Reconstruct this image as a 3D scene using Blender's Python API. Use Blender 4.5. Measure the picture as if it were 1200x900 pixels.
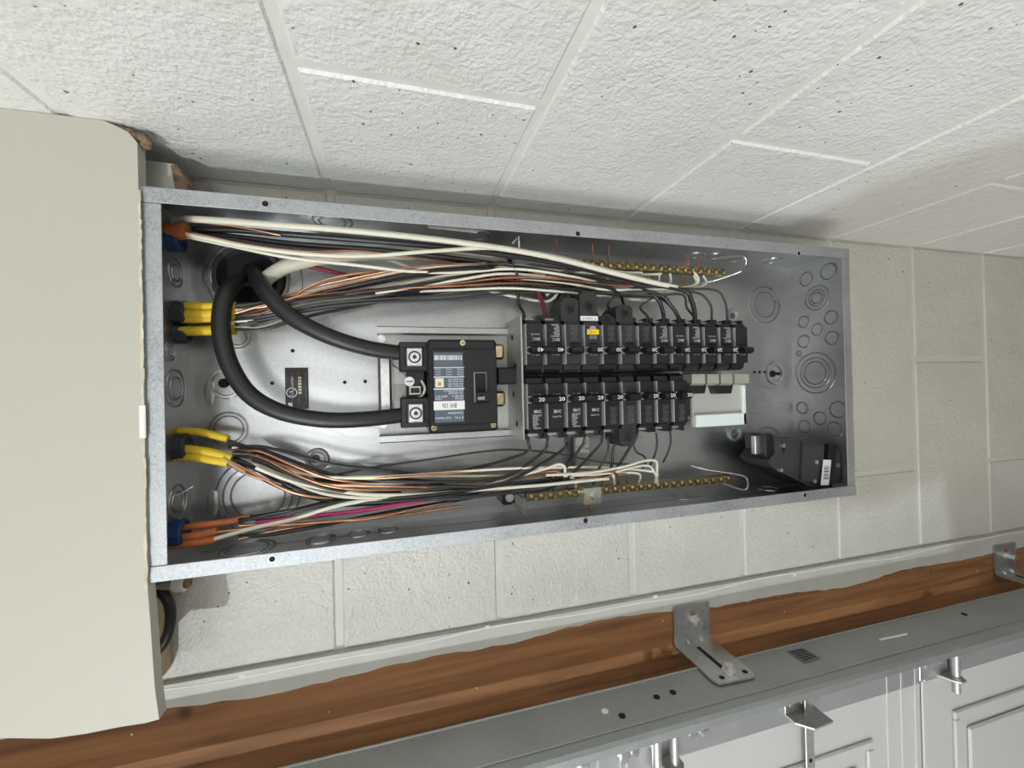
import bpy, bmesh, math, random
from mathutils import Vector, Matrix
random.seed(7)
for o in list(bpy.data.objects): bpy.data.objects.remove(o)
scn = bpy.context.scene
COL = scn.collection

# ---------------------------------------------------------------- frame of reference
# s = metres down from the cabinet's top edge, t = metres from the cabinet's block-wall-side
# edge towards the garage door, n = metres from the cabinet's front rim into the wall.
Z0 = 1.755
def W(p): return Vector((-p[1], p[2], Z0 - p[0]))
F = 491.83
R = ((0.9626, 0.0232, -0.2701), (-0.0207, 0.9997, 0.0120), (0.2703, -0.0060, 0.9628))
C = (0.2228, 0.1911, -0.4602)
def ray(u, v):
    a = ((u-600)/F, (v-450)/F, 1.0)
    return [sum(R[i][j]*a[i] for i in range(3)) for j in range(3)]
def P(u, v, n):            # photo pixel -> point on the plane at depth n
    d = ray(u, v); k = (n-C[2])/d[2]
    return (C[0]+k*d[0], C[1]+k*d[1], n)
def PT(u, v, t):           # photo pixel -> point on the plane t
    d = ray(u, v); k = (t-C[1])/d[1]
    return (C[0]+k*d[0], t, C[2]+k*d[2])
def PS(u, v, s):
    d = ray(u, v); k = (s-C[0])/d[0]
    return (s, C[1]+k*d[1], C[2]+k*d[2])

# ---------------------------------------------------------------- camera
cd = bpy.data.cameras.new('camera'); cam = bpy.data.objects.new('camera', cd); COL.objects.link(cam)
cd.sensor_width = 36; cd.lens = F/1200*36; cd.clip_start = 0.01
def D(v): return Vector((-v[1], v[2], -v[0]))
rx, ry, rz = D(R[0]), -D(R[1]), -D(R[2])
m = Matrix((rx, ry, rz)).transposed().to_4x4(); m.translation = W(C)
cam.matrix_world = m
scn.camera = cam

# ---------------------------------------------------------------- light
scn.view_settings.view_transform = 'Standard'; scn.view_settings.look = 'None'
scn.view_settings.gamma = 1.0; scn.view_settings.use_curve_mapping = False
scn.view_settings.exposure = 0.0
wd = bpy.data.worlds.new('garage_ambient'); scn.world = wd; wd.use_nodes = True
wd.node_tree.nodes['Background'].inputs[0].default_value = (1.0, 0.945, 0.87, 1)
wd.node_tree.nodes['Background'].inputs[1].default_value = 0.50
LA = (-0.40, 1.50, -1.80)      # bare bulb
LB = (-0.35, 0.62, -3.20)      # diffuse ceiling fixture
def lamp_light(name, kind, p, power, color, size):
    ld = bpy.data.lights.new(name, kind); ld.energy = power; ld.color = color
    if kind == 'POINT': ld.shadow_soft_size = size
    else: ld.shape = 'DISK'; ld.size = size
    o = bpy.data.objects.new(name, ld); COL.objects.link(o); o.location = W(p)
    return o
lamp_light('bulb_light', 'POINT', LA, 80, (0.87, 0.95, 1.0), 0.011)
lb = lamp_light('fixture_light', 'AREA', LB, 9, (0.95, 0.98, 1.0), 0.5)
LC = (-0.30, 2.50, -1.45)      # added soft fill for the side wall, no known lamp there
lc = lamp_light('added_side_fill', 'AREA', LC, 23, (1.0, 0.96, 0.90), 1.0)
lc.rotation_euler = (W((0.4, 0.0, -.1))-W(LC)).to_track_quat('-Z', 'Y').to_euler()
lb.rotation_euler = (W((0.3, 0.2, 0))-W(LB)).to_track_quat('-Z', 'Y').to_euler()

# ---------------------------------------------------------------- materials
MATS = {}
def mat(name, color, rough=0.5, metal=0.0, noise=None, bump=None, emit=None, spec=None, coat=None):
    """noise=(scale, amount, darker colour) mottles the colour; bump=(scale, strength, distance)"""
    m = bpy.data.materials.new(name); m.use_nodes = True; nt = m.node_tree; b = nt.nodes['Principled BSDF']
    b.inputs['Base Color'].default_value = (*color, 1); b.inputs['Roughness'].default_value = rough
    b.inputs['Metallic'].default_value = metal
    if spec is not None: b.inputs['Specular IOR Level'].default_value = spec
    tc = nt.nodes.new('ShaderNodeTexCoord')
    if noise:
        nz = nt.nodes.new('ShaderNodeTexNoise'); nz.inputs['Scale'].default_value = noise[0]; nz.inputs['Detail'].default_value = 5
        nt.links.new(tc.outputs['Object'], nz.inputs['Vector'])
        rp = nt.nodes.new('ShaderNodeValToRGB'); rp.color_ramp.elements[0].position = 0.5-noise[1]; rp.color_ramp.elements[1].position = 0.5+noise[1]
        rp.color_ramp.elements[0].color = (*noise[2], 1); rp.color_ramp.elements[1].color = (*color, 1)
        nt.links.new(nz.outputs['Fac'], rp.inputs['Fac']); nt.links.new(rp.outputs['Color'], b.inputs['Base Color'])
    if bump:
        nb = nt.nodes.new('ShaderNodeTexNoise'); nb.inputs['Scale'].default_value = bump[0]; nb.inputs['Detail'].default_value = 3
        nt.links.new(tc.outputs['Object'], nb.inputs['Vector'])
        bp = nt.nodes.new('ShaderNodeBump'); bp.inputs['Strength'].default_value = bump[1]; bp.inputs['Distance'].default_value = bump[2]
        nt.links.new(nb.outputs['Fac'], bp.inputs['Height']); nt.links.new(bp.outputs['Normal'], b.inputs['Normal'])
    if emit:
        b.inputs['Emission Color'].default_value = (*color, 1); b.inputs['Emission Strength'].default_value = emit
    MATS[name] = m
    return m

def block_paint(name, base):
    m = bpy.data.materials.new(name); m.use_nodes = True; nt = m.node_tree; N = nt.nodes; L = nt.links; b = N['Principled BSDF']
    b.inputs['Roughness'].default_value = 0.42
    g = N.new('ShaderNodeNewGeometry')
    n1 = N.new('ShaderNodeTexNoise'); n1.inputs['Scale'].default_value = 9; n1.inputs['Detail'].default_value = 4
    L.new(g.outputs['Position'], n1.inputs['Vector'])
    r1 = N.new('ShaderNodeValToRGB'); r1.color_ramp.elements[0].position = .35; r1.color_ramp.elements[1].position = .65
    r1.color_ramp.elements[0].color = (base[0]*.93, base[1]*.925, base[2]*.91, 1); r1.color_ramp.elements[1].color = (*base, 1)
    L.new(n1.outputs['Fac'], r1.inputs['Fac'])
    # fly specks and pinholes: sparse small dots gathered in patches
    v = N.new('ShaderNodeTexVoronoi'); v.inputs['Scale'].default_value = 75; L.new(g.outputs['Position'], v.inputs['Vector'])
    n3 = N.new('ShaderNodeTexNoise'); n3.inputs['Scale'].default_value = 160; L.new(g.outputs['Position'], n3.inputs['Vector'])
    add = N.new('ShaderNodeMath'); add.operation = 'MULTIPLY_ADD'; add.inputs[1].default_value = .35; L.new(n3.outputs['Fac'], add.inputs[0]); L.new(v.outputs['Distance'], add.inputs[2])
    lt = N.new('ShaderNodeMath'); lt.operation = 'LESS_THAN'; lt.inputs[1].default_value = .245; L.new(add.outputs[0], lt.inputs[0])
    n2 = N.new('ShaderNodeTexNoise'); n2.inputs['Scale'].default_value = 6; n2.inputs['Detail'].default_value = 5; L.new(g.outputs['Position'], n2.inputs['Vector'])
    sep = N.new('ShaderNodeSeparateColor'); L.new(v.outputs['Color'], sep.inputs[0])
    pk = N.new('ShaderNodeMath'); pk.operation = 'LESS_THAN'; pk.inputs[1].default_value = .62; L.new(sep.outputs[0], pk.inputs[0])
    gt = N.new('ShaderNodeMath'); gt.operation = 'GREATER_THAN'; gt.inputs[1].default_value = .475; L.new(n2.outputs['Fac'], gt.inputs[0])
    a1 = N.new('ShaderNodeMath'); a1.operation = 'MULTIPLY'; L.new(lt.outputs[0], a1.inputs[0]); L.new(pk.outputs[0], a1.inputs[1])
    a2 = N.new('ShaderNodeMath'); a2.operation = 'MULTIPLY'; L.new(a1.outputs[0], a2.inputs[0]); L.new(gt.outputs[0], a2.inputs[1])
    mx = N.new('ShaderNodeMixRGB'); mx.inputs['Color2'].default_value = (.09, .085, .08, 1)
    L.new(a2.outputs[0], mx.inputs['Fac']); L.new(r1.outputs['Color'], mx.inputs['Color1']); L.new(mx.outputs['Color'], b.inputs['Base Color'])
    nb = N.new('ShaderNodeTexNoise'); nb.inputs['Scale'].default_value = 230; nb.inputs['Detail'].default_value = 2.5; L.new(g.outputs['Position'], nb.inputs['Vector'])
    nc = N.new('ShaderNodeTexNoise'); nc.inputs['Scale'].default_value = 60; nc.inputs['Detail'].default_value = 3; L.new(g.outputs['Position'], nc.inputs['Vector'])
    ad = N.new('ShaderNodeMath'); ad.operation = 'ADD'; L.new(nb.outputs['Fac'], ad.inputs[0]); L.new(nc.outputs['Fac'], ad.inputs[1])
    bp = N.new('ShaderNodeBump'); bp.inputs['Strength'].default_value = .55; bp.inputs['Distance'].default_value = .0034
    L.new(ad.outputs[0], bp.inputs['Height']); L.new(bp.outputs['Normal'], b.inputs['Normal'])
    MATS[name] = m
block_paint('block_paint', (.82, .82, .80))
block_paint('block_paint_cream', (.60, .585, .53))
mat('mortar_cream', (.62, .605, .55), .5, noise=(40, .3, (.56, .54, .49)), bump=(120, .3, .002))
mat('mortar', (.82, .82, .80), .5, noise=(40, .3, (.72, .71, .66)), bump=(120, .3, .002))

def galv(name, base, rough, spangle=90, dark=.72, metal=1.0, contrast=1.0):
    m = bpy.data.materials.new(name); m.use_nodes = True; nt = m.node_tree; N = nt.nodes; L = nt.links; b = N['Principled BSDF']
    b.inputs['Metallic'].default_value = metal
    g = N.new('ShaderNodeNewGeometry')
    nd = N.new('ShaderNodeTexNoise'); nd.inputs['Scale'].default_value = spangle*1.3; L.new(g.outputs['Position'], nd.inputs['Vector'])
    mv = N.new('ShaderNodeMixRGB'); mv.inputs['Fac'].default_value = .012; L.new(g.outputs['Position'], mv.inputs['Color1']); L.new(nd.outputs['Color'], mv.inputs['Color2'])
    v = N.new('ShaderNodeTexVoronoi'); v.inputs['Scale'].default_value = spangle*4; L.new(mv.outputs['Color'], v.inputs['Vector'])
    sp = N.new('ShaderNodeSeparateColor'); L.new(v.outputs['Color'], sp.inputs[0])
    n = N.new('ShaderNodeTexNoise'); n.inputs['Scale'].default_value = 14; n.inputs['Detail'].default_value = 6; L.new(g.outputs['Position'], n.inputs['Vector'])
    mu = N.new('ShaderNodeMath'); mu.operation = 'MULTIPLY_ADD'; mu.inputs[1].default_value = .5*contrast; L.new(sp.outputs[0], mu.inputs[0]); L.new(n.outputs['Fac'], mu.inputs[2])
    rp = N.new('ShaderNodeValToRGB'); rp.color_ramp.elements[0].position = .3; rp.color_ramp.elements[1].position = 1.0
    rp.color_ramp.elements[0].color = (base[0]*dark, base[1]*dark, base[2]*dark, 1); rp.color_ramp.elements[1].color = (*base, 1)
    L.new(mu.outputs[0], rp.inputs['Fac']); L.new(rp.outputs['Color'], b.inputs['Base Color'])
    mr = N.new('ShaderNodeMapRange'); mr.inputs['To Min'].default_value = rough-.07; mr.inputs['To Max'].default_value = rough+.09
    L.new(mu.outputs[0], mr.inputs['Value']); L.new(mr.outputs['Result'], b.inputs['Roughness'])
    bp = N.new('ShaderNodeBump'); bp.inputs['Strength'].default_value = .12; bp.inputs['Distance'].default_value = .0008
    L.new(n.outputs['Fac'], bp.inputs['Height']); L.new(bp.outputs['Normal'], b.inputs['Normal'])
    MATS[name] = m
galv('galvanized', (.64, .65, .655), .33, 150, .74, 1.0, .7)
galv('galvanized_rim', (.55, .565, .58), .55, 200, .5, 1.0, 1.6)
galv('galvanized_edge', (.34, .35, .36), .45, 60)
galv('track_steel', (.47, .49, .485), .52, 60, .8, .9, .5)
galv('stile_steel', (.62, .63, .66), .42, 60, .85, .9, .5)
galv('bracket_steel', (.60, .61, .60), .38, 60, .75)
galv('bright_steel', (.75, .75, .74), .28, 60, .8)
galv('dull_steel', (.55, .55, .53), .5, 60, .75)
mat('drywall_paint', (.515, .495, .425), .6, bump=(90, .12, .001), noise=(5, .4, (.50, .48, .41)))
mat('drywall_core', (.70, .64, .52), .9, noise=(90, .2, (.5, .43, .33)), bump=(140, .6, .003))
mat('putty', (.86, .84, .80), .7)
mat('jamb_paint', (.56, .55, .50), .5, noise=(30, .3, (.49, .475, .425)), bump=(60, .3, .002))
mat('caulk', (.82, .81, .77), .4)
mat('foam', (.30, .22, .15), .9, noise=(150, .2, (.12, .08, .05)), bump=(150, .8, .004))
mat('pale_wood', (.55, .43, .29), .7, noise=(40, .25, (.45, .33, .2)))
mat('door_white', (.49, .485, .47), .45, bump=(300, .1, .0006))
mat('door_seal', (.05, .045, .04), .8)
mat('breaker_black', (.0085, .0085, .0115), .32, noise=(120, .3, (.014, .014, .017)))
mat('breaker_dusty', (.036, .035, .033), .5, noise=(160, .25, (.017, .016, .015)))
mat('breaker_side', (.26, .26, .255), .28)  # light grey carries the shoulder's edge reflection; also handle frame and pivots
mat('handle_black', (.010, .010, .011), .26)
mat('bar_brass', (.34, .29, .16), .35, 1.0, noise=(200, .2, (.2, .16, .08)))
mat('loose_black', (.034, .036, .042), .3, noise=(120, .3, (.05, .053, .06)))
mat('print_white', (.72, .74, .76), .6)
mat('print_dim', (.17, .18, .19), .6)
mat('label_slate', (.085, .115, .145), .45)
mat('label_brown', (.035, .028, .024), .5)
mat('label_white', (.80, .80, .78), .5)
mat('label_yellow', (.90, .66, .02), .5)
mat('label_cream', (.78, .70, .50), .5)
mat('ink', (.02, .02, .02), .5)
mat('brass', (.88, .78, .50), .18, 1.0, noise=(200, .2, (.55, .46, .24)))
mat('tin', (.72, .72, .60), .35, .8)
mat('pale_plastic', (.42, .42, .385), .55)
mat('white_plastic', (.74, .80, .77), .5)
mat('cable_black', (.014, .014, .015), .42, bump=(200, .12, .001))
mat('wire_black', (.020, .020, .022), .36)
mat('wire_gray', (.055, .054, .054), .42)
mat('wire_white', (.80, .765, .63), .42)
mat('neutral_white', (.66, .63, .52), .5, noise=(60, .3, (.55, .52, .42)))
mat('wire_red', (.17, .007, .022), .4)
mat('wire_magenta', (.46, .022, .13), .4)
mat('copper', (.74, .41, .26), .3, 1.0, noise=(60, .3, (.44, .20, .11)))
mat('jacket_yellow', (.83, .58, .03), .45)
mat('jacket_orange', (.66, .19, .06), .5, noise=(60, .3, (.45, .13, .05)))
mat('paper', (.42, .30, .17), .8)
mat('connector_blue', (.015, .05, .16), .5)
mat('connector_gray', (.04, .045, .055), .55)
mat('bushing_black', (.05, .05, .052), .45)
mat('hole_black', (.006, .006, .007), .8)
mat('skin', (.55, .36, .27), .55)
mat('shirt_blue', (.12, .30, .62), .8)
mat('trousers_dark', (.04, .045, .06), .8)
mat('hair_dark', (.03, .022, .016), .7)
mat('bulb_glass', (.93, .98, 1.0), .4, emit=30)
mat('fixture_white', (.85, .85, .83), .5)
mat('diffuser', (1.0, .95, .87), .5, emit=6)
mat('concrete', (.33, .32, .30), .8, noise=(8, .3, (.25, .24, .23)))
mat('ceiling_paint', (.72, .70, .66), .7)

def wood(name):
    m = bpy.data.materials.new(name); m.use_nodes = True; nt = m.node_tree; N = nt.nodes; L = nt.links; b = N['Principled BSDF']
    b.inputs['Roughness'].default_value = .7
    g = N.new('ShaderNodeNewGeometry'); mp = N.new('ShaderNodeMapping'); mp.inputs['Scale'].default_value = (26, 8, 1.4)
    L.new(g.outputs['Position'], mp.inputs['Vector'])
    n = N.new('ShaderNodeTexNoise'); n.inputs['Scale'].default_value = 2.2; n.inputs['Detail'].default_value = 7; n.inputs['Distortion'].default_value = 1.3
    L.new(mp.outputs[0], n.inputs['Vector'])
    rp = N.new('ShaderNodeValToRGB'); e = rp.color_ramp.elements
    e[0].position = .3; e[0].color = (.17, .068, .024, 1); e[1].position = .72; e[1].color = (.34, .155, .058, 1)
    q = e.new(.5); q.color = (.26, .112, .040, 1)
    L.new(n.outputs['Fac'], rp.inputs['Fac'])
    v = N.new('ShaderNodeTexVoronoi'); v.inputs['Scale'].default_value = 11; L.new(g.outputs['Position'], v.inputs['Vector'])
    kr = N.new('ShaderNodeValToRGB'); kr.color_ramp.elements[0].position = .03; kr.color_ramp.elements[1].position = .11
    L.new(v.outputs['Distance'], kr.inputs['Fac'])
    mx = N.new('ShaderNodeMixRGB'); mx.inputs['Color1'].default_value = (.075, .032, .014, 1)
    L.new(kr.outputs['Color'], mx.inputs['Fac']); L.new(rp.outputs['Color'], mx.inputs['Color2']); L.new(mx.outputs['Color'], b.inputs['Base Color'])
    bp = N.new('ShaderNodeBump'); bp.inputs['Strength'].default_value = .15; bp.inputs['Distance'].default_value = .002
    L.new(n.outputs['Fac'], bp.inputs['Height']); L.new(bp.outputs['Normal'], b.inputs['Normal'])
    MATS[name] = m
wood('jamb_wood')

# ---------------------------------------------------------------- mesh helpers
class MB:
    """collects shapes given in (s,t,n) and links them as ONE mesh object"""
    def __init__(self): self.v = []; self.f = []
    def add(self, vs, fs):
        k = len(self.v); self.v += [tuple(p) for p in vs]; self.f += [tuple(i+k for i in f) for f in fs]; return self
    def box(self, s0, s1, t0, t1, n0, n1, b=0.0):
        if b <= 0:
            vs = [(s, t, n) for s in (s0, s1) for t in (t0, t1) for n in (n0, n1)]
            return self.add(vs, [(0, 1, 3, 2), (4, 6, 7, 5), (0, 4, 5, 1), (2, 3, 7, 6), (0, 2, 6, 4), (1, 5, 7, 3)])
        bm = bmesh.new(); bmesh.ops.create_cube(bm, size=1)
        for v in bm.verts: v.co = Vector(((s0+s1)/2+v.co.x*(s1-s0), (t0+t1)/2+v.co.y*(t1-t0), (n0+n1)/2+v.co.z*(n1-n0)))
        bmesh.ops.bevel(bm, geom=bm.edges[:], offset=b, segments=1, affect='EDGES')
        bm.verts.index_update()
        self.add([v.co[:] for v in bm.verts], [[v.index for v in f.verts] for f in bm.faces]); bm.free(); return self
    def prism(self, poly, a, b, axis='n', ca=None):
        """extrude a polygon: axis n -> poly of (s,t); axis s -> poly of (t,n); axis t -> poly of (s,n)"""
        def pt(q, w): return {'n': (q[0], q[1], w), 's': (w, q[0], q[1]), 't': (q[0], w, q[1])}[axis]
        k = len(poly); vs = [pt(q, a) for q in poly]+[pt(q, b) for q in poly]
        fs = [tuple(range(k))[::-1], tuple(range(k, 2*k))]+[(i, (i+1) % k, (i+1) % k+k, i+k) for i in range(k)]
        return self.add(vs, fs)
    def sheet(self, quad, d):
        """a quad given by 4 (s,t,n) corners, thickened by vector d"""
        vs = [tuple(q) for q in quad]+[tuple(q[i]+d[i] for i in range(3)) for q in quad]
        return self.add(vs, [(3, 2, 1, 0), (4, 5, 6, 7), (0, 1, 5, 4), (1, 2, 6, 5), (2, 3, 7, 6), (3, 0, 4, 7)])
    def cyl(self, c, ax, r, h, k=16, r2=None):
        ax = Vector(ax).normalized(); u = ax.orthogonal().normalized(); w = ax.cross(u); r2 = r if r2 is None else r2; c = Vector(c)
        vs = []
        for z, rr in ((0, r), (h, r2)):
            for i in range(k):
                a = 2*math.pi*i/k; vs.append(c+ax*z+(u*math.cos(a)+w*math.sin(a))*rr)
        fs = [tuple(range(k))[::-1], tuple(range(k, 2*k))]+[(i, (i+1) % k, (i+1) % k+k, i+k) for i in range(k)]
        return self.add(vs, fs)
    def ring(self, c, ax, r, w, h, k=28):
        """flat ring with rectangular section: radius r, width w, height h along ax"""
        ax = Vector(ax).normalized(); u = ax.orthogonal().normalized(); q = ax.cross(u); c = Vector(c); vs = []
        for i in range(k):
            a = 2*math.pi*i/k; d = u*math.cos(a)+q*math.sin(a)
            vs += [c+d*(r-w/2), c+d*(r-w/4)+ax*h, c+d*(r+w/4)+ax*h, c+d*(r+w/2)]
        fs = []
        for i in range(k):
            j = (i+1) % k
            for e in range(4): f = (e+1) % 4; fs.append((4*i+e, 4*j+e, 4*j+f, 4*i+f))
        return self.add(vs, fs)
    def tube(self, pts, r, k=8, sub=4, closed=False, rads=None):
        pts = [Vector(p) for p in pts]
        if len(pts) > 2 and sub > 1:
            q = []; rr = []; L = len(pts)
            for i in range(L-1):
                a = pts[max(i-1, 0)]; b = pts[i]; c = pts[i+1]; d = pts[min(i+2, L-1)]
                for j in range(sub):
                    x = j/sub
                    q.append(.5*((2*b)+(c-a)*x+(2*a-5*b+4*c-d)*x*x+(3*b-a-3*c+d)*x**3))
                    rr.append((rads[i]*(1-x)+rads[i+1]*x) if rads else r)
            q.append(pts[-1]); rr.append(rads[-1] if rads else r)
        else: q = pts; rr = rads or [r]*len(pts)
        vs = []; prev = None
        for i, p in enumerate(q):
            d = (q[min(i+1, len(q)-1)]-q[max(i-1, 0)]); d = d.normalized() if d.length > 1e-9 else Vector((1, 0, 0))
            u = d.orthogonal().normalized() if prev is None else (prev-d*prev.dot(d)).normalized()
            prev = u; w = d.cross(u)
            for j in range(k):
                a = 2*math.pi*j/k; vs.append(p+(u*math.cos(a)+w*math.sin(a))*rr[i])
        n = len(q)
        fs = [(i*k+j, i*k+(j+1) % k, (i+1)*k+(j+1) % k, (i+1)*k+j) for i in range(n-1) for j in range(k)]
        fs += [tuple(range(k))[::-1], tuple(range((n-1)*k, n*k))]
        return self.add(vs, fs)
    def ball(self, c, r, k=10, sq=(1, 1, 1)):
        vs = []; fs = []
        rows = k//2+1
        for i in range(rows):
            th = math.pi*i/(rows-1)
            for j in range(k):
                a = 2*math.pi*j/k; vs.append((c[0]+r*sq[0]*math.sin(th)*math.cos(a), c[1]+r*sq[1]*math.sin(th)*math.sin(a), c[2]+r*sq[2]*math.cos(th)))
        for i in range(rows-1):
            for j in range(k): fs.append((i*k+j, (i+1)*k+j, (i+1)*k+(j+1) % k, i*k+(j+1) % k))
        return self.add(vs, fs)
    def build(self, name, material, parent=None, org=None, smooth=None):
        """org (s,t,n): origin of the object; with a parent the parent's own origin is used"""
        if parent is not None: org = parent['_o'] if '_o' in parent else (0, 0, 0)
        if org is None:
            org = tuple(sum(p[i] for p in self.v)/len(self.v) for i in range(3))
        o0 = W(org)
        me = bpy.data.meshes.new(name); me.from_pydata([W(p)-o0 for p in self.v], [], self.f)
        bm = bmesh.new(); bm.from_mesh(me); bmesh.ops.recalc_face_normals(bm, faces=bm.faces[:]); bm.to_mesh(me); bm.free()
        me.materials.append(MATS[material])
        if smooth is not None:
            me.polygons.foreach_set('use_smooth', [True]*len(me.polygons)); me.set_sharp_from_angle(angle=math.radians(smooth))
        o = bpy.data.objects.new(name, me); COL.objects.link(o); o['_o'] = list(org)
        if parent is not None: o.parent = parent
        else: o.location = o0
        return o

def thing(name, label, cat, org, group=None):
    o = bpy.data.objects.new(name, None); COL.objects.link(o); o.location = W(org); o['_o'] = list(org); o.empty_display_size = .02
    return tag(o, label, cat, group)
def tag(o, label, cat, group=None, kind=None):
    o['label'] = label; o['category'] = cat
    if group: o['group'] = group
    if kind: o['kind'] = kind
    return o
def struct(o): o['kind'] = 'structure'; return o
def sgroup(name, org=(0, 0, 0)):
    o = bpy.data.objects.new(name, None); COL.objects.link(o); o.location = W(org); o['_o'] = list(org); o['kind'] = 'structure'; return o
def lettering(txt, c, h, material, parent, turn=0, width=None, name='lettering', off=0.0, bold=0.0):
    """flat print on a face of constant n; turn in degrees counted from the photo's upright"""
    cu = bpy.data.curves.new('t', 'FONT'); cu.body = txt; cu.align_x = 'CENTER'; cu.align_y = 'CENTER'; cu.size = h*1.4; cu.offset = bold; cu.resolution_u = 2
    ob = bpy.data.objects.new('t', cu); COL.objects.link(ob)
    dg = bpy.context.evaluated_depsgraph_get(); me = bpy.data.meshes.new_from_object(ob.evaluated_get(dg))
    bpy.data.objects.remove(ob)
    xs = [v.co.x for v in me.vertices]
    if not xs: return
    k = 1.0 if width is None else width/max(1e-6, max(xs)-min(xs))
    a = math.radians(turn); o0 = W(parent['_o'])
    for v in me.vertices:
        x = v.co.x*k; y = v.co.y
        X = x*math.cos(a)-y*math.sin(a); Y = x*math.sin(a)+y*math.cos(a)
        v.co = W((c[0]+X, c[1]-Y, c[2]-off))-o0
    me.materials.clear(); me.materials.append(MATS[material])
    o = bpy.data.objects.new(name, me); COL.objects.link(o); o.parent = parent; o['_o'] = parent['_o']
    return o

# ================================================================ setting
NB = .0965          # face of the back wall
TW = -.055          # face of the side wall
S0, PITCH, BL, J = .1517, .2032, .4064, .0085
STOP = -.60         # ceiling
SBOT = Z0           # floor
wall_back = struct(MB().box(STOP, SBOT, TW-.2, .5098, NB+.0022, NB+.2).build('wall_back', 'mortar_cream', org=(SBOT, .2, NB)))
wall_right = struct(MB().box(STOP, SBOT, TW-.2, TW-.0022, -4.0, NB+.0022).build('wall_right', 'mortar', org=(SBOT, TW, -2)))
def block_back(s0, s1, t0, t1):
    MB().box(s0+J/2, s1-J/2, t0, t1, NB, NB+.03, .0022).build('block', 'block_paint_cream', wall_back)
def block_side(s0, s1, n0, n1):
    MB().box(s0+J/2, s1-J/2, TW-.03, TW, n0, n1, .0022).build('block', 'block_paint', wall_right)
k = -4
while S0+k*PITCH < SBOT:
    a = max(S0+k*PITCH, STOP); b = min(S0+(k+1)*PITCH, SBOT)
    if b-a > .03:
        tj = .158 if k % 2 else .362
        block_back(a, b, TW+.001, tj-J/2); block_back(a, b, tj+J/2, min(tj+BL-J/2, .5092))
        nj = -.114 if k % 2 == 0 else -.317
        block_side(a, b, nj+J/2, NB-.001)
        for q in range(9):
            n1 = nj-q*BL; n0 = max(n1-BL, -4.0)
            block_side(a, b, n0+J/2, n1-J/2)
    k += 1
struct(MB().box(SBOT, SBOT+.1, TW-.2, 3.6, -4.0, .4).build('floor', 'concrete', org=(SBOT, 1.5, -2)))
struct(MB().box(STOP-.1, STOP, TW-.2, 3.6, -4.0, .4).build('ceiling', 'ceiling_paint', org=(STOP, 1.5, -2)))

# drywall chase above the cabinet
chase = sgroup('wall_chase', (0, .2, 0))
bot = [(TW+.0005, -.022), (-.0515, -.014), (-.047, -.004), (-.038, .0030), (0, .0032), (.36, .0045), (.40, .0065), (.455, .0088)]
low = [P(u, v, -.0045)[:2] for u, v in ((186.5, 843), (170, 847.5), (140, 852), (100, 860), (60, 865.5), (0, 865))]
poly = [(STOP, TW+.0005)]+[(q, t) for t, q in bot]+low+[(STOP, low[-1][1]-.005)]
MB().prism(poly, -.0045, .0085).build('drywall_board', 'drywall_paint', chase)
m_ = MB()
for i in range(40):
    t = .005+i*.009; m_.add([(.0032-.0012*random.random(), t, -.0048), (.0045+.0012*random.random(), t, -.0048), (.0045+.0012*random.random(), t+.009, -.0048), (.0032-.0012*random.random(), t+.009, -.0048)], [(0, 1, 2, 3)])
m_.build('torn_paper', 'drywall_core', chase)
MB().box(.001, .006, .20, .23, -.0056, -.0045, .0008).build('putty_smear', 'putty', chase)
MB().box(-.35, -.022, .30, .495, .062, NB-.001, .002).build('blocking', 'pale_wood', chase)

# jamb board beside the opening
TJ, NJ = .5105, .0900
jamb = struct(MB().box(STOP, SBOT, TJ, .67, NJ, NB+.05, .0015).build('trim_1', 'jamb_wood', org=(SBOT, .58, NB)))
m_ = MB(); pts = []; n_ = 150
for i in range(n_+1):
    s = STOP+(SBOT-STOP)*i/n_
    pts.append((s, .534+.012*min(max(s-.5, 0), .5)/.5+.004*math.sin(s*8.3+.5)+.003*math.sin(s*21)+.0028*random.random()))
for i in range(n_):
    (a, ta), (b, tb) = pts[i], pts[i+1]
    m_.add([(a, TJ-.0004, NJ-.0005), (b, TJ-.0004, NJ-.0005), (b, tb, NJ-.0005), (a, ta, NJ-.0005)], [(0, 1, 2, 3)])
    m_.add([(a, TJ-.0004, NJ-.0005), (b, TJ-.0004, NJ-.0005), (b, TJ-.0004, NB+.006), (a, TJ-.0004, NB+.006)], [(3, 2, 1, 0)])
m_.build('painted_band', 'jamb_paint', jamb)
rnd = random.Random(5); m_ = MB()
for i in range(12):
    s = rnd.uniform(-.1, 1.4); t = .545+rnd.random()**2*.05; m_.cyl((s, t, NJ-.0006), (0, 0, -1), rnd.uniform(.0006, .0012), .0003, 5)
m_.build('paint_flecks', 'putty', jamb)['kind'] = 'stuff'
pp = []
for i in range(70):
    s = STOP+.04+(SBOT-STOP-.08)*i/69; pp.append((s, TJ+.004+.0025*math.sin(s*13)+.0015*math.sin(s*29+1), NJ-.0003))
MB().tube(pp, .0011, 6, 3).build('caulk_bead', 'caulk', jamb, smooth=60)
for (u, v) in ((283, 792), (571, 735), (768, 699), (931, 674), (1050, 653)):
    p = P(u, v, NJ); MB().ball(p, .0034, 8, (1.3, .8, .5)).build('caulk_blob', 'caulk', jamb, smooth=60)

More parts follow.
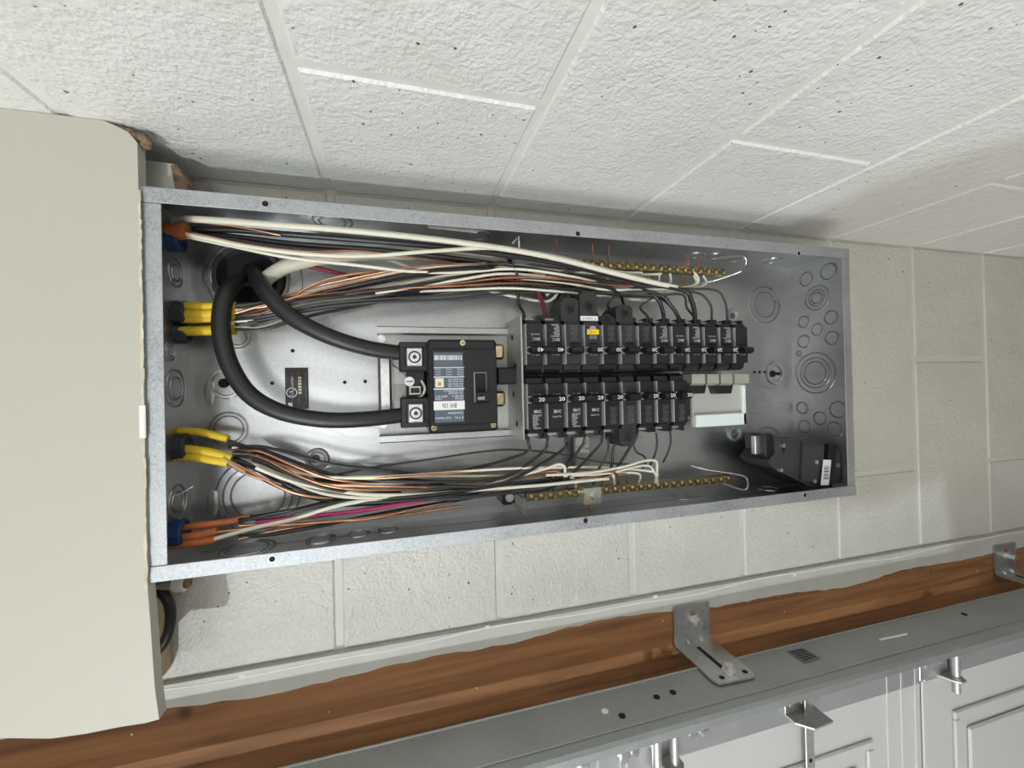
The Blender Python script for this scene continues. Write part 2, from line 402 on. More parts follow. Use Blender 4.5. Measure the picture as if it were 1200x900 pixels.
# ================================================================ cabinet
L_, W_, NBK = .873, .362, .094
cab = thing('panel_cabinet', 'long galvanized steel breaker panel cabinet without cover, mounted on the block wall', 'electrical panel', (L_, .181, NB))
th = .0015
MB().box(0, L_, 0, W_, NBK, NBK+.0018).build('back_plate', 'galvanized', cab)
side_r = MB().box(0, L_, 0, th, 0, NBK).build('side_wall', 'galvanized', cab)
side_l = MB().box(0, L_, W_-th, W_, 0, NBK).build('side_wall', 'galvanized', cab)
end_t = MB().box(0, th, th, W_-th, .001, NBK).build('end_wall', 'galvanized', cab)
end_b = MB().box(L_-th, L_, th, W_-th, .001, NBK).build('end_wall', 'galvanized', cab)
FL, FE = .0140, .0185
rim = []
rim.append(MB().box(-.0005, L_+.0005, -.0005, FL, -.0012, .0004, .0004).build('rim_flange', 'galvanized_rim', cab))
rim.append(MB().box(-.0005, L_+.0005, W_-FL, W_+.0005, -.0012, .0004, .0004).build('rim_flange', 'galvanized_rim', cab))
rim.append(MB().box(.0003, FE, FL+.0004, W_-FL-.0004, -.0006, .0006, .0003).build('rim_flange', 'galvanized_rim', cab))
rim.append(MB().box(L_-FE+.004, L_, FL+.0004, W_-FL-.0004, -.0006, .0006, .0003).build('rim_flange', 'galvanized_rim', cab))
for (u, v) in ((311, 239), (677, 274), (936, 297), (319, 655), (686, 610), (943, 580)):
    p = P(u, v, -.0012); f = rim[0] if v < 400 else rim[1]
    MB().cyl((p[0], p[1], -.0016), (0, 0, 1), .0028, .0008, 14).build('screw_hole', 'hole_black', f)
    MB().ring((p[0], p[1], -.0012), (0, 0, -1), .0033, .0012, .0006, 18).build('hole_lip', 'bright_steel', f)
def knock(c, ax, rs, par, disc=True):
    for r in rs:
        o = MB().ring(c, ax, r, .0016, .0008, 36).build('knockout', 'galvanized_edge', par, smooth=40)
        o2 = MB().ring(tuple(c[i]+ax[i]*.0002 for i in range(3)), ax, r+.0014, .0012, .0008, 36).build('knockout_edge', 'bright_steel', par, smooth=40)
    if disc: MB().cyl(c, ax, rs[-1]-.0012, .0006, 28).build('knockout_disc', 'galvanized', par)
bp_ = [o for o in cab.children if o.name.startswith('back_plate')][0]
def kb(u, v, rs): knock(P(u, v, NBK), (0, 0, -1), rs, bp_)
kb(303, 580, (.044, .036, .028)); kb(268, 503, (.019, .015)); kb(896, 357, (.030, .021)); kb(899, 522, (.030, .021)); kb(278, 395, (.013, .009))
for (u, v, r) in ((206, 320, .014), (206, 455, .019), (208, 588, .017), (199, 412, .009)):
    p = PS(u, v, th); knock((th, p[1], min(max(p[2], .03), .07)), (1, 0, 0), (r, r*.6), end_t)
for (u, v, rs) in ((945, 327, (.011,)), (971, 318, (.012,)), (957, 349, (.019, .013, .009)), (942, 377, (.009,)), (974, 372, (.010,)), (958, 386, (.009,)), (942, 400, (.010,)), (975, 396, (.010,)),
                   (955, 437, (.032, .024, .018)), (940, 478, (.009,)), (982, 480, (.012,)), (961, 490, (.010,)), (943, 500, (.010,)), (978, 503, (.011,)), (936, 414, (.004,))):
    p = PS(u, v, L_-th); knock(p, (-1, 0, 0), rs, end_b)
for (u, v, rs) in ((376, 632, (.015, .012)), (420, 626, (.011,)), (455, 621, (.011,)), (290, 643, (.026, .02)), (800, 583, (.012,)), (900, 573, (.012,))):
    p = PT(u, v, W_-th); knock(p, (0, -1, 0), rs, side_l)
for (u, v, rs) in ((815, 299, (.011,)), (838, 300, (.012,)), (862, 303, (.012,)), (390, 260, (.02, .014)), (560, 275, (.014,)), (905, 305, (.012,))):
    p = PT(u, v, th); knock(p, (0, 1, 0), rs, side_r)
# raised ribs stamped at the top end, dimples and mounting holes in the back
for (u, v) in ((230, 322), (232, 460), (236, 590)):
    p = P(u, v, NBK); MB().ball((p[0]+.012, p[1], NBK), .008, 14, (.8, 2.0, .25)).build('stamped_rib', 'galvanized', bp_, smooth=60)
for (u, v) in ((372, 538), (861, 507), (859, 371)):
    p = P(u, v, NBK); MB().ring(p, (0, 0, -1), .0108, .006, .0035, 28).build('dimple', 'dull_steel', bp_, smooth=50)
    MB().cyl((p[0], p[1], NBK-.0008), (0, 0, 1), .0078, .0006, 20).build('mounting_hole', 'label_white' if u == 372 else 'bright_steel', bp_)
    MB().cyl((p[0]-.002, p[1]-.001, NBK-.0014), (0, 0, 1), .0050, .0006, 20).build('screw_head', 'label_slate', bp_)
for (u, v) in ((266, 449), (907, 438)):
    p = P(u, v, NBK)
    MB().ring(p, (0, 0, -1), .016, .005, .003, 30).build('keyhole_boss', 'bright_steel', bp_, smooth=50)
    MB().cyl((p[0]-.003, p[1], NBK-.0012), (0, 0, 1), .0055, .0008, 18).box(p[0], p[0]+.012, p[1]-.0025, p[1]+.0025, NBK-.0012, NBK-.0004).build('keyhole', 'hole_black', bp_)
for (u, v) in ((343, 411), (319, 449), (404, 448), (428, 447), (884, 436), (890, 436), (896, 436)):
    p = P(u, v, NBK); MB().cyl((p[0], p[1], NBK-.0006), (0, 0, 1), .0022, .0004, 12).build('small_hole', 'hole_black', bp_)
for v0, par, ax in ((.10, side_l, 0), ):
    MB().box(.02, L_-.02, W_-th-.0008, W_-th, .062, .0632).build('fold_line', 'galvanized_edge', side_l)
# rating label on the back plate
a, b = P(334, 431, NBK), P(362, 479, NBK)
lab = MB().box(a[0], b[0], a[1], b[1], NBK-.0012, NBK-.0004).build('rating_label', 'label_brown', cab)
lc = ((a[0]+b[0])/2, (a[1]+b[1])/2)
MB().ring((a[0]+.007, b[1]-.020, NBK-.0013), (0, 0, -1), .0055, .0012, .0004, 24).build('mark_ring', 'print_white', lab)
lettering('UL', (a[0]+.007, b[1]-.020, NBK-.0013), .005, 'print_white', lab, 90, off=.0003)
lettering('LISTED', (a[0]+.008, b[1]-.033, NBK-.0013), .0028, 'print_white', lab, 90, off=.0003)
MB().box(a[0]+.003, a[0]+.0075, b[1]-.008, b[1]-.003, NBK-.0016, NBK-.0012).build('print_mark', 'print_white', lab)
for i in range(6): MB().box(b[0]-.011, b[0]-.0075, a[1]+.011+i*.0036, a[1]+.0135+i*.0036, NBK-.0016, NBK-.0012).build('print_mark', 'label_cream', lab)
for i in range(3): MB().box(b[0]-.018+i*.0075, b[0]-.0175+i*.0075, a[1]+.006, b[1]-.006, NBK-.0016, NBK-.0012).build('print_line', 'print_dim', lab)
MB().prism([(p[0], p[1]) for p in (P(500, 265, .02), P(562, 272, .02), P(556, 279, .02), P(500, 273, .02))], .004, .0052).build('paper_label', 'dull_steel', side_r)

# ================================================================ breaker chassis
ch = thing('breaker_chassis', 'steel mounting pan with bus stabs carrying the main breaker and branch breakers', 'chassis', (.6, .18, NBK))
q0, q1 = P(442, 382, .080), P(600, 511, .080)
SA, SB, TA, TB = q0[0], .371, q0[1], q1[1]
MB().box(SA, SB+.005, TA, TB, .080, .082).build('pan', 'dull_steel', ch)
for t0, t1 in ((TA, TA+.011), (TB-.011, TB)):
    MB().prism([(t0, .080), (t0+.002, .073), (t1-.002, .073), (t1, .080)], SA, SB+.004, 's').build('pan_rail', 'galvanized', ch)
MB().box(SA-.001, SA+.017, TA+.024, TB-.024, .0735, .0805, .004).build('pan_tab', 'bright_steel', ch)
for (u, v) in ((447, 397), (449, 497), (448, 447)):
    p = P(u, v, .08); MB().cyl((p[0], p[1], .0795), (0, 0, -1), .0048, .0012, 18).build('rivet', 'bright_steel', ch)
SBR = .3715          # first breaker edge
tU0, tC, tL1 = P(630, 375, .02)[1], P(630, 438, .02)[1], P(630, 508, .02)[1]
for (t0, t1) in ((tU0-.004, tL1+.006),):
    ep = MB().box(SBR-.0035, SBR-.0015, t0, t1, .014, .082).build('end_plate', 'dull_steel', ch)
    for i, tt in enumerate((.10, .17, .20, .235)):
        MB().cyl((SBR-.0036, t0+.022+i*.036, .05-.012*(i % 2)), (-1, 0, 0), .0035, .0006, 12).build('plate_hole', 'hole_black', ep)
MB().box(SBR-.028, SBR-.003, tC-.009, tC+.012, .035, .06, .002).build('bus_strap', 'breaker_black', ch)
for dt in (-.030, .030):
    MB().box(SBR-.03, SBR-.012, tC+dt-.010, tC+dt+.010, .058, .066, .003).build('strap_end', 'brass', ch)
    MB().cyl((SBR-.022, tC+dt, .058), (0, 0, -1), .006, .006, 6).build('strap_bolt', 'brass', ch)
SE = SBR+.0254*13
MB().box(SBR-.003, SE+.012, tU0+.012, tL1-.012, .080, .0825).build('pan', 'dull_steel', ch)
MB().box(SBR, SE-.002, tC-.03, tC+.034, .0705, .080, .002).build('bus_support', 'pale_plastic', ch)
a, b = P(810, 452, .062), P(870, 497, .062)
MB().box(a[0], b[0], a[1], b[1], .060, .066, .001).build('bus_insulator', 'pale_plastic', ch)
MB().box(a[0]+.001, b[0]+.001, b[1]-.018, b[1], .0545, .0605, .001).build('insulator_edge', 'white_plastic', ch)
MB().box(b[0]-.005, b[0]+.001, a[1], b[1], .0545, .0605, .001).build('insulator_edge', 'white_plastic', ch)
for u0, u1 in ((809, 826), (827, 842), (843, 858), (859, 877)):
    a, b = P(u0, 441, .045), P(u1, 449, .045)
    MB().prism([(a[1]-.003, .043), (b[1], .043), (b[1]+.003, .047), (b[1]+.003, .062), (a[1]-.003, .062)], a[0]+.0008, b[0]-.0008, 's').build('bus_stab', 'tin', ch)
for u0, u1 in ((805, 826), (836, 857)):
    a, b = P(u0, 449, .05), P(u1, 461, .05)
    MB().prism([(a[0]-.003, a[1]), (b[0]+.003, a[1]), (b[0]-.002, b[1]), (a[0]+.003, b[1])], .048, .061).build('stab_barrier', 'breaker_black', ch)
a, b = P(806, 490, .07), P(890, 488, .07)
rl = MB().box(a[0], b[0], a[1]-.002, a[1]+.0005, .066, .080)
for i in range(5): rl.box(a[0]+.004+i*.0235, a[0]+.017+i*.0235, a[1], a[1]+.006, .066, .0675)
rl.build('hook_rail', 'galvanized', ch)
# pale plastic posts seen between the breaker ends
for u, v0, v1 in ((665, 335, 372), (673, 512, 555)):
    a, b = P(u, v0, .075), P(u+18, v1, .075); MB().box(a[0], b[0], a[1], b[1], .072, .080, .001).build('chassis_foot', 'pale_plastic', ch)

# ================================================================ main breaker
a, b = P(501, 397, .016), P(585, 505, .016)
ms0, ms1, mt0, mt1 = a[0], b[0], a[1], b[1]
mb_ = thing('main_breaker', 'large black main breaker with slate rating label and 200 handle', 'breaker', ((ms0+ms1)/2, (mt0+mt1)/2, .080))
body = MB().box(ms0, ms1, mt0, mt1, .020, .072, .0025).box(ms0+.004, ms1-.001, mt0+.011, mt1-.009, .0165, .021, .0012).build('body', 'breaker_black', mb_)
fn = .0165
def MP(u, v, n=fn): return P(u, v, n)
a, b = MP(508, 413), MP(544, 494)
ml = MB().box(a[0], b[0], a[1], b[1], fn-.0007, fn, 0).build('rating_label', 'label_slate', mb_)
def mrect(u0, v0, u1, v1, mt, nm='print_line', lift=.0010):
    a, b = MP(u0, v0), MP(u1, v1); MB().box(a[0], b[0], a[1], b[1], fn-lift, fn-.0006).build(nm, mt, ml)
for v in (430.5, 441.5, 455.5): mrect(508, v, 544, v+.5, 'print_white')
mrect(508, 470.5, 544.5, 479.5, 'label_white', 'white_band')
mrect(510, 443.5, 520, 453.8, 'label_cream', 'square_mark')
mrect(513, 448, 517, 452, 'paper', 'square_mark', .0012)
xx = 508.6
while xx < 541:
    w = random.choice((.5, .8, 1.3)); mrect(xx, 416.5, xx+w, 422, 'label_white', 'barcode_bar'); xx += w+random.choice((.4, .6, .9))
def mtext(txt, u, v, h, mt='print_white', w=None):
    p = MP(u, v); lettering(txt, (p[0], p[1], fn-.0010), h, mt, ml, 180, w, off=.0003)
def mw(u0, u1): return MP(u1, 450)[0]-MP(u0, 450)[0]
mtext('E·T·N', 538, 489, .0030, w=mw(534, 543)); mtext('Cutler-Hammer', 519.5, 490, .0028, w=mw(510, 529)); mtext('Circuit Breaker', 533.5, 484, .0030, w=mw(525, 543))
mtext('BW 10k', 526.5, 475, .0056, 'ink', mw(518, 535))
mtext('200 Amp', 538, 467, .0026, w=mw(533, 543)); mtext('2 Pole', 514, 467.5, .0026, w=mw(510, 518)); mtext('120/240 V~', 536, 464, .0026, w=mw(528, 543)); mtext('60Hz 40°C', 517, 464.5, .0026, w=mw(510, 524))
mtext('Cat. BW2200', 534, 460.5, .0026, w=mw(526, 543)); mtext('Style 6633C89G19', 531.5, 457.7, .0022, w=mw(520, 543))
for v in (444.5, 447, 450, 452.6): mtext('Interrupting 10kA', 534, v, .0020, w=mw(525, 543))
for v in (433, 436, 439): mtext('Wire Range', 539.5, v, .0018, w=mw(535, 543)); mtext('Torque', 526, v, .0018, w=mw(522, 529)); mtext('CU AL', 513, v, .0018, w=mw(510, 516))
a, b = MP(555, 436.5), MP(570.5, 471)
MB().box(a[0], b[0], a[1], b[1], fn-.0012, fn+.001).build('handle_frame', 'breaker_side', mb_)
MB().box(a[0]+.0012, b[0]-.0008, a[1]+.001, b[1]-.001, fn-.0016, fn-.0010).build('handle_slot', 'hole_black', mb_)
a, b = MP(556.5, 459), MP(571, 471.5)
hd = MB().prism([(a[1], fn-.001), (a[1]+.001, fn-.009), (b[1]-.002, fn-.0125), (b[1]+.0005, fn-.009), (b[1]+.0005, fn-.001)], a[0], b[0], 's').build('handle', 'handle_black', mb_)
p = MP(565, 466, fn-.012); lettering('200', (p[0]-.001, p[1]+.0005, fn-.0118), .0035, 'print_white', hd, 180, mw(560, 568), off=.0012)
for (u, v) in ((542, 402), (508.5, 501.5), (578, 498)):
    p = P(u, v, .020); sc = MB().cyl((p[0], p[1], .0202), (0, 0, -1), .0033, .0016, 16).build('screw', 'brass', mb_); MB().box(p[0]-.0022, p[0]+.0022, p[1]-.0004, p[1]+.0004, .0184, .0187).build('slot', 'ink', sc)
for (u0, v0, u1, v1) in ((467, 400, 499, 435), (469, 466, 500, 501)):
    a, b = P(u0, v0, .028), P(u1, v1, .028)
    MB().box(a[0], b[0]+.004, a[1], b[1], .034, .072, .0015).box(a[0]+.0016, a[0]+.006, a[1]+.0066, b[1]-.0066, .028, .0355).box(a[0]+.0016, b[0], a[1]+.0016, a[1]+.0064, .028, .0355).box(a[0]+.0016, b[0], b[1]-.0064, b[1]-.0016, .028, .0355).build('lug_housing', 'breaker_black', mb_)
    du = 9
    a2, b2 = P(u0+9, v0+7.5, .026), P(u1-3.5, v1-6, .026)
    lg = MB().box(a2[0], b2[0], a2[1], b2[1], .026, .05, .001).build('lug', 'bright_steel', mb_)
    c = ((a2[0]+b2[0])/2, (a2[1]+b2[1])/2, .026)
    MB().ring(c, (0, 0, -1), .0062, .0018, .0012, 26).build('lug_ring', 'ink', lg); MB().cyl(c, (0, 0, -1), .0052, .0012, 22).build('lug_screw', 'bright_steel', lg); MB().cyl((c[0], c[1], .0246), (0, 0, -1), .0024, .0004, 6).build('hex_socket', 'ink', lg)
a, b = P(476, 434, .045), P(498, 467, .045)
MB().box(a[0], b[0], a[1], b[1], .045, .07, .001).build('barrier', 'breaker_black', mb_)
p = P(480, 447, .042); sc = MB().cyl((p[0], p[1], .046), (0, 0, -1), .0055, .004, 18).build('terminal_screw', 'bright_steel', mb_); MB().box(p[0]-.004, p[0]+.004, p[1]-.0006, p[1]+.0006, .0416, .042).build('slot', 'ink', sc)
a, b = P(479, 452, .042), P(494, 463, .042)
MB().box(a[0], b[0], a[1], b[1], .042, .05, .001).build('terminal_clip', 'bright_steel', mb_)
MB().box(a[0]+.002, b[0]-.002, a[1]+.0025, b[1]-.0025, .0412, .0424).build('clip_opening', 'ink', mb_)
tag(MB().tube([P(494, 446, .04), P(498, 455, .036), P(495, 463, .036), P(488, 467, .04)], .0014, 8).build('jumper_wire', 'neutral_white', smooth=60), 'short pale jumper wire curling beside the main breaker terminal screw', 'wire')
tag(MB().tube([P(457, 426, .06), P(465, 431, .05), P(476, 441, .045)], .0008, 6).build('ground_wire', 'copper', smooth=60), 'thin copper strand reaching the terminal screw between the two lugs', 'wire')

# ================================================================ branch breakers
BW = .0254
def pole(par, i, up, style, amp=None, side=True, tall=0.0, face=None):
    """one breaker pole; up = row beside the block wall, its wire end towards smaller t"""
    s0 = SBR+i*BW; s1 = s0+BW-.0009
    sg = -1 if up else 1
    c = tC+sg*.0015; e = (tU0 if up else tL1)          # inner and outer ends
    def T(x): return c+(e-c)*x                        # 0 inner .. 1 outer
    mt = {'b': 'breaker_black', 'd': 'breaker_dusty'}[style]
    prof = [(T(0), .030), (T(.06), .024), (T(.14), .0235), (T(.16), .0165), (T(.93), .0165), (T(.955), .020), (T(1), .021), (T(1), .07), (T(0), .07)]
    b = MB().prism(prof, s0+.0044, s1, 's')
    prof2 = [(T(0), .034), (T(.14), .0305), (T(.93), .0305), (T(1), .034), (T(1), .07), (T(0), .07)]
    b.prism(prof2, s0, s0+.0044, 's')
    bo = b.build('body', mt, par)
    # sloping shoulder along the pole edge; bevel reflection painted in as lighter grey
    MB().prism([(s0+.0006, .0300), (s0+.0034, .0172), (s0+.0046, .0166), (s0+.0046, .0308), (s0+.0006, .0308)], T(.15), T(.92), 't').build('shoulder', 'breaker_side', par)
    # wire end: two prongs and a clamp
    for q0, q1 in ((s0+.0005, s0+.0055), (s1-.0045, s1)):
        MB().box(q0, q1, min(T(1), T(1.10)), max(T(1), T(1.10)), .024, .07).build('terminal_wall', mt, par)
    MB().box(s0+.0058, s1-.0048, min(T(1), T(1.06)), max(T(1), T(1.06)), .030, .045).build('terminal_clamp', 'dull_steel', par)
    if tall:
        x1 = 1+tall
        MB().prism([(s0+.001, T(1)), (s1, T(1)), (s1, T(x1-.06)), (s1-.005, T(x1)), (s0+.006, T(x1)), (s0+.001, T(x1-.1))], .022, .06).build('electronics_case', mt, par)
        ctr = (s0+.013, T(1+tall*.5))
        MB().ring((*ctr, .022), (0, 0, -1), .0055, .0022, .0012, 22).build('screw_boss', 'breaker_dusty', par); MB().cyl((*ctr, .0219), (0, 0, -1), .0045, .0003, 18).build('screw_recess', 'hole_black', par)
    return s0, s1, T, bo
def handle(par, s0, s1, T, x, amp, up, tie=None):
    a, b = T(x-.085), T(x+.080); lo, hi = min(a, b), max(a, b)
    e0 = s0+.008; e1 = (tie if tie else s1-.001)
    h = MB().prism([(lo, .0165), (lo+.0010, .0075), (lo+.0032, .0045), (hi-.0032, .0045), (hi-.0010, .0075), (hi, .0165)], e0, e1, 's').build('handle', 'handle_black', par)
    MB().ring((s0+.0075, (lo+hi)/2, .0163), (0, 0, -1), .0040, .0016, .0018, 18).build('pivot', 'breaker_side', par)
    for q in ([s1-.0055] if not tie else [s0+.0175, tie-.006]):
        if amp: lettering(amp, (q, (lo+hi)/2, .0045), 0.0046, 'print_white', h, 180 if up else 0, .0075, off=.0004, bold=.00006)
    return h
def face_text(par, s0, s1, T, up, kind):
    turn = 180 if up else 0; sm = (s0+.0065+s1)/2
    def tx(txt, x, h, mt, w, ds=0): lettering(txt, (sm+ds, T(x), .0165), h, mt, par, turn, w, off=.0003)
    MB().box(s0+.0085, s1-.0025, min(T(.565), T(.535)), max(T(.565), T(.535)), .0160, .0166).build('trip_window', 'hole_black', par)
    if kind == 'plain':
        tx('BR/C', .635, .0036, 'print_white', .0095, .001); tx('Common Trip', .72, .0020, 'print_white', .0115)
    elif kind == 'spec':
        tx('BR/C', .625, .0036, 'print_white', .0095, .001)
        for i, (w, o) in enumerate(((.0115, 0), (.007, .0022), (.0085, .0015), (.006, .003), (.0075, .002), (.005, .003), (.009, 0))):
            tx(('LISTED CIRCUIT', 'BREAKER', '120/240V~', 'HACR', 'CU/AL', '60/75°C', 'ISSUE No')[i], .69+i*.036, .0020, 'print_white', w, o if up else -o)
    elif kind == 'dim':
        for i in range(8): tx(('TYPE BR', 'HACR TYPE', '120V~', '10kA', 'CU AL', '60/75°C', 'LISTED', 'ISSUE')[i], .62+i*.038, .0020, 'print_dim', .010-.002*(i % 3))
    tx('ON', .345 if kind != 'dim' else .36, .0024, 'print_white' if kind != 'dim' else 'print_dim', .0042, -.003); tx('OFF', .345 if kind != 'dim' else .36, .0024, 'print_white' if kind != 'dim' else 'print_dim', .0052, .003)
def new_breaker(label, i, up, grp='branch breakers on the chassis'):
    return thing('circuit_breaker', label, 'breaker', (SBR+i*BW+.012, tU0 if up else tL1, .08), grp)
ROW = {True: 'row beside the side block wall', False: 'row toward the garage door'}
ORD = ['first', 'second', 'third', 'fourth', 'fifth', 'sixth', 'seventh', 'eighth', 'ninth', 'tenth', 'eleventh', 'twelfth', 'last']
def two_pole(i, up, amp, label, order):
    o = new_breaker(label, i, up)
    A = pole(o, i, up, 'b'); B = pole(o, i+1, up, 'b')
    face_text(o, A[0], A[1], A[2], up, order[0]); face_text(o, B[0], B[1], B[2], up, order[1])
    handle(o, A[0], A[1], A[2], .42, amp, up, tie=B[1]-.001)
def one_pole(i, up, style, amp, label, kind, tall=0.0, x=.42, extra=None):
    o = new_breaker(label, i, up)
    A = pole(o, i, up, style, tall=tall); face_text(o, A[0], A[1], A[2], up, kind)
    handle(o, A[0], A[1], A[2], x, amp, up)
    if extra: extra(o, A)
two_pole(0, True, '40', 'two-pole breaker with tied handles marked 40, row beside the side block wall', ('plain', 'spec'))
one_pole(2, True, 'd', None, 'dusty grey-black tall breaker beside the 40-amp two-pole, without white marking', 'dim', .45)
def ytest(o, A):
    s0, s1, T, b = A
    MB().box(s0+.0075, s1-.001, min(T(.83), T(.73)), max(T(.83), T(.73)), .0160, .0166).build('test_label', 'label_yellow', o)
    MB().ring((s0+.0115, T(.78), .0160), (0, 0, -1), .0018, .0010, .0005, 14).build('test_mark', 'jacket_orange', o)
    lettering('ARC FAULT', (s0+.0165, T(.78), .0160), .0018, 'ink', o, 180, .006, off=.0003)
    lettering('TEST', (s0+.0155, T(.87), .0165), .0034, 'print_white', o, 180, .0095, off=.0003, bold=.0001)
    for x in (.70, .66): lettering('PUSH TO TEST', (s0+.0155, T(x), .0165), .0022, 'print_white', o, 180, .0095, off=.0003)
    MB().box(s0+.001, s1, min(T(1.10), T(1.01)), max(T(1.10), T(1.01)), .0195, .0222).build('sticker', 'label_white', o)
    lettering('P 10000 3', (s0+.0125, T(1.055), .0195), .0028, 'print_dim', o, 180, .018, off=.0003)
one_pole(3, True, 'd', '20', 'tall breaker with yellow test label and white number sticker', 'none', .60, extra=ytest)
one_pole(4, True, 'b', '20', 'black single-pole breaker between the yellow-labelled one and a dusty tall one', 'dim', .12)
one_pole(5, True, 'd', None, 'dusty tall breaker with a screw hole in the row beside the side block wall', 'dim', .35)
one_pole(6, True, 'b', '20', 'black single-pole breaker marked 20, seventh from the main beside the side block wall', 'dim')
one_pole(7, True, 'b', None, 'black breaker with pale printed face, eighth from the main beside the side block wall', 'spec')
two_pole(8, True, '20', 'two-pole breaker marked 20, nearer the main of two alike beside the side block wall', ('plain', 'spec'))
two_pole(10, True, '20', 'two-pole breaker marked 20 next to the plain black pole ending the longer row', ('plain', 'spec'))
one_pole(12, True, 'b', None, 'plain black breaker without print ending the longer row', 'none')
two_pole(0, False, '20', 'two-pole breaker with tied handles marked 20, next to the main, row toward the garage door', ('spec', 'plain'))
two_pole(2, False, '20', 'two-pole breaker with tied handles marked 20, second in the row toward the garage door', ('spec', 'plain'))
one_pole(4, False, 'b', '20', 'black single-pole breaker marked 20 between a tied two-pole and a dusty tall breaker', 'dim')
one_pole(5, False, 'd', None, 'dusty tall breaker with a screw hole in the row toward the garage door', 'dim', .33)
one_pole(6, False, 'b', '20', 'single-pole breaker marked 20 right after the dusty tall one, row toward the garage door', 'dim')
one_pole(7, False, 'b', '20', 'single-pole breaker marked 20, second from the open bus end, row toward the garage door', 'dim')
one_pole(8, False, 'b', '20', 'single-pole breaker marked 20 with scuffed white print beside the open bus stabs', 'dim')

# loose breaker lying in the lower corner of the cabinet
a = PT(905, 512, .30)
lo = thing('loose_breaker', 'loose black breaker with a white barcode sticker lying in the cabinet corner', 'breaker', (L_-.005, .345, .05))
def LP(u, v, n): return P(u, v, n)
N0, N1 = .018, .070
outline = [(907, 511), (958, 513), (975, 521), (993, 529), (992, 553), (985, 566), (948, 570), (906, 548), (900, 541), (908, 530)]
pl = [P(u, v, N0) for u, v in outline]
pl = [(min(p[0], L_-.003), min(p[1], W_-.004)) for p in pl]
MB().prism(pl, N0, N1).build('body', 'loose_black', lo)
ri = [P(u, v, N0) for u, v in ((938, 517), (963, 523), (960, 566), (936, 563))]
MB().prism([(p[0], p[1]) for p in ri], N0-.004, N0).build('raised_case', 'loose_black', lo)
bk = [P(u, v, N0) for u, v in ((966, 520), (975, 522), (970, 570), (961, 569))]
MB().prism([(min(p[0], L_-.003), min(p[1], W_-.004)) for p in bk], N0-.007, N0).build('face_band', 'breaker_black', lo)
stk = [P(u, v, N0-.007) for u, v in ((964.5, 538.5), (973.5, 539), (970.5, 568.5), (961.5, 568.5))]
st = MB().prism([(p[0], p[1]) for p in stk], N0-.0078, N0-.007).build('barcode_sticker', 'label_white', lo)
for i in range(9):
    y = 546+i*1.9; w = (.5, 1.0, .7, 1.2)[i % 4]; dx = -.1*(y-540)/2
    q = [P(u, v, N0-.008) for u, v in ((966.2+dx, y), (972+dx, y), (972+dx, y+w), (966.2+dx, y+w))]
    MB().prism([(p[0], p[1]) for p in q], N0-.0082, N0-.0078).build('barcode_bar', 'ink', st)
for (u, v) in ((918, 522), (915, 551), (956.5, 541.5), (954.5, 564)):
    p = P(u, v, N0-.004); MB().cyl((p[0], p[1], N0), (0, 0, -1), .0030, .0052, 14).build('rivet', 'bright_steel', lo)
p = P(918, 524, N0); MB().box(p[0]-.002, p[0]+.002, p[1], p[1]+.008, N0-.0006, N0).build('slot', 'hole_black', lo)
a, b = P(893, 510, N0), P(908, 533, N0)
MB().box(a[0], b[0], a[1]+.003, b[1], N0+.012, N0+.02, .001).build('line_clip', 'bright_steel', lo)
MB().box(b[0]-.012, b[0]+.001, a[1], b[1]+.004, N0+.004, N0+.03, .001).build('clip_wall', 'breaker_black', lo)
a = P(981, 545, N0-.002); MB().cyl((a[0], a[1], N0-.001), (0, 0, -1), .0035, .003, 12).build('terminal_screw', 'dull_steel', lo)

# ================================================================ neutral bars
def bar(label, pa, pb, n0, up):
    A, B = P(*pa, n0), P(*pb, n0); o = thing('neutral_bar', label, 'terminal bar', (A[0], A[1], NBK))
    d = Vector(B)-Vector(A); tl = d.normalized(); nrm = Vector((-tl.y, tl.x, 0))
    w, h = .0050, .010
    def pt(x, y, z): q = Vector(A)+tl*x+nrm*y; return (q.x, q.y, n0+z)
    Ln = d.length
    m = MB(); vs = [pt(x, y, z) for x in (0, Ln) for y in (-w, w) for z in (0, h)]
    m.add(vs, [(0, 1, 3, 2), (4, 6, 7, 5), (0, 4, 5, 1), (2, 3, 7, 6), (0, 2, 6, 4), (1, 5, 7, 3)]).build('bar', 'bar_brass', o)
    k = int(Ln/.0066)
    for i in range(k):
        q = pt(.005+i*.0066, (.0022 if i % 2 else -.0022), 0)
        MB().cyl(q, (0, 0, -1), .0029, .0036, 8, .0022).build('bar_screw', 'brass', o)
    return o, A, B, pt, Ln
o, A, B, pt, Ln = bar('brass neutral bar on the garage-door side with mid clamp screw', (617, 583), (857, 561), .050, False)
# diamond bracket, loop bracket, middle lug
br = MB()
q = [P(u, v, .05) for u, v in ((602, 577), (613, 584), (613, 600), (603, 592))]
br.tube([(p[0], p[1], z) for p, z in zip(q+[q[0]], (.06, .045, .045, .06, .06))], .0022, 6, 1).build('end_bracket', 'dull_steel', o)
a = P(596, 582, .06); MB().box(a[0]-.008, a[0]+.008, a[1]-.008, a[1]+.010, .058, .092, .001).build('bracket_base', 'breaker_black', o)
MB().cyl((a[0], a[1], .058), (0, 0, -1), .0055, .004, 18).build('bracket_screw', 'bright_steel', o)
q = [(810, 546, .075), (830, 551, .062), (868, 557, .05), (876, 563, .048), (875, 573, .05), (866, 573, .052), (846, 566, .055)]
MB().tube([P(*z) for z in q], .0016, 8, 4).build('loop_bracket', 'bright_steel', o, smooth=60)
a, b = P(683, 572, .04), P(704, 589, .04)
lg = MB().box(a[0], b[0], a[1], b[1], .036, .062, .001).build('clamp_lug', 'tin', o)
p = P(697, 581, .036); MB().cyl((p[0], p[1], .036), (0, 0, -1), .0055, .004, 8).build('lug_screw', 'bright_steel', lg)
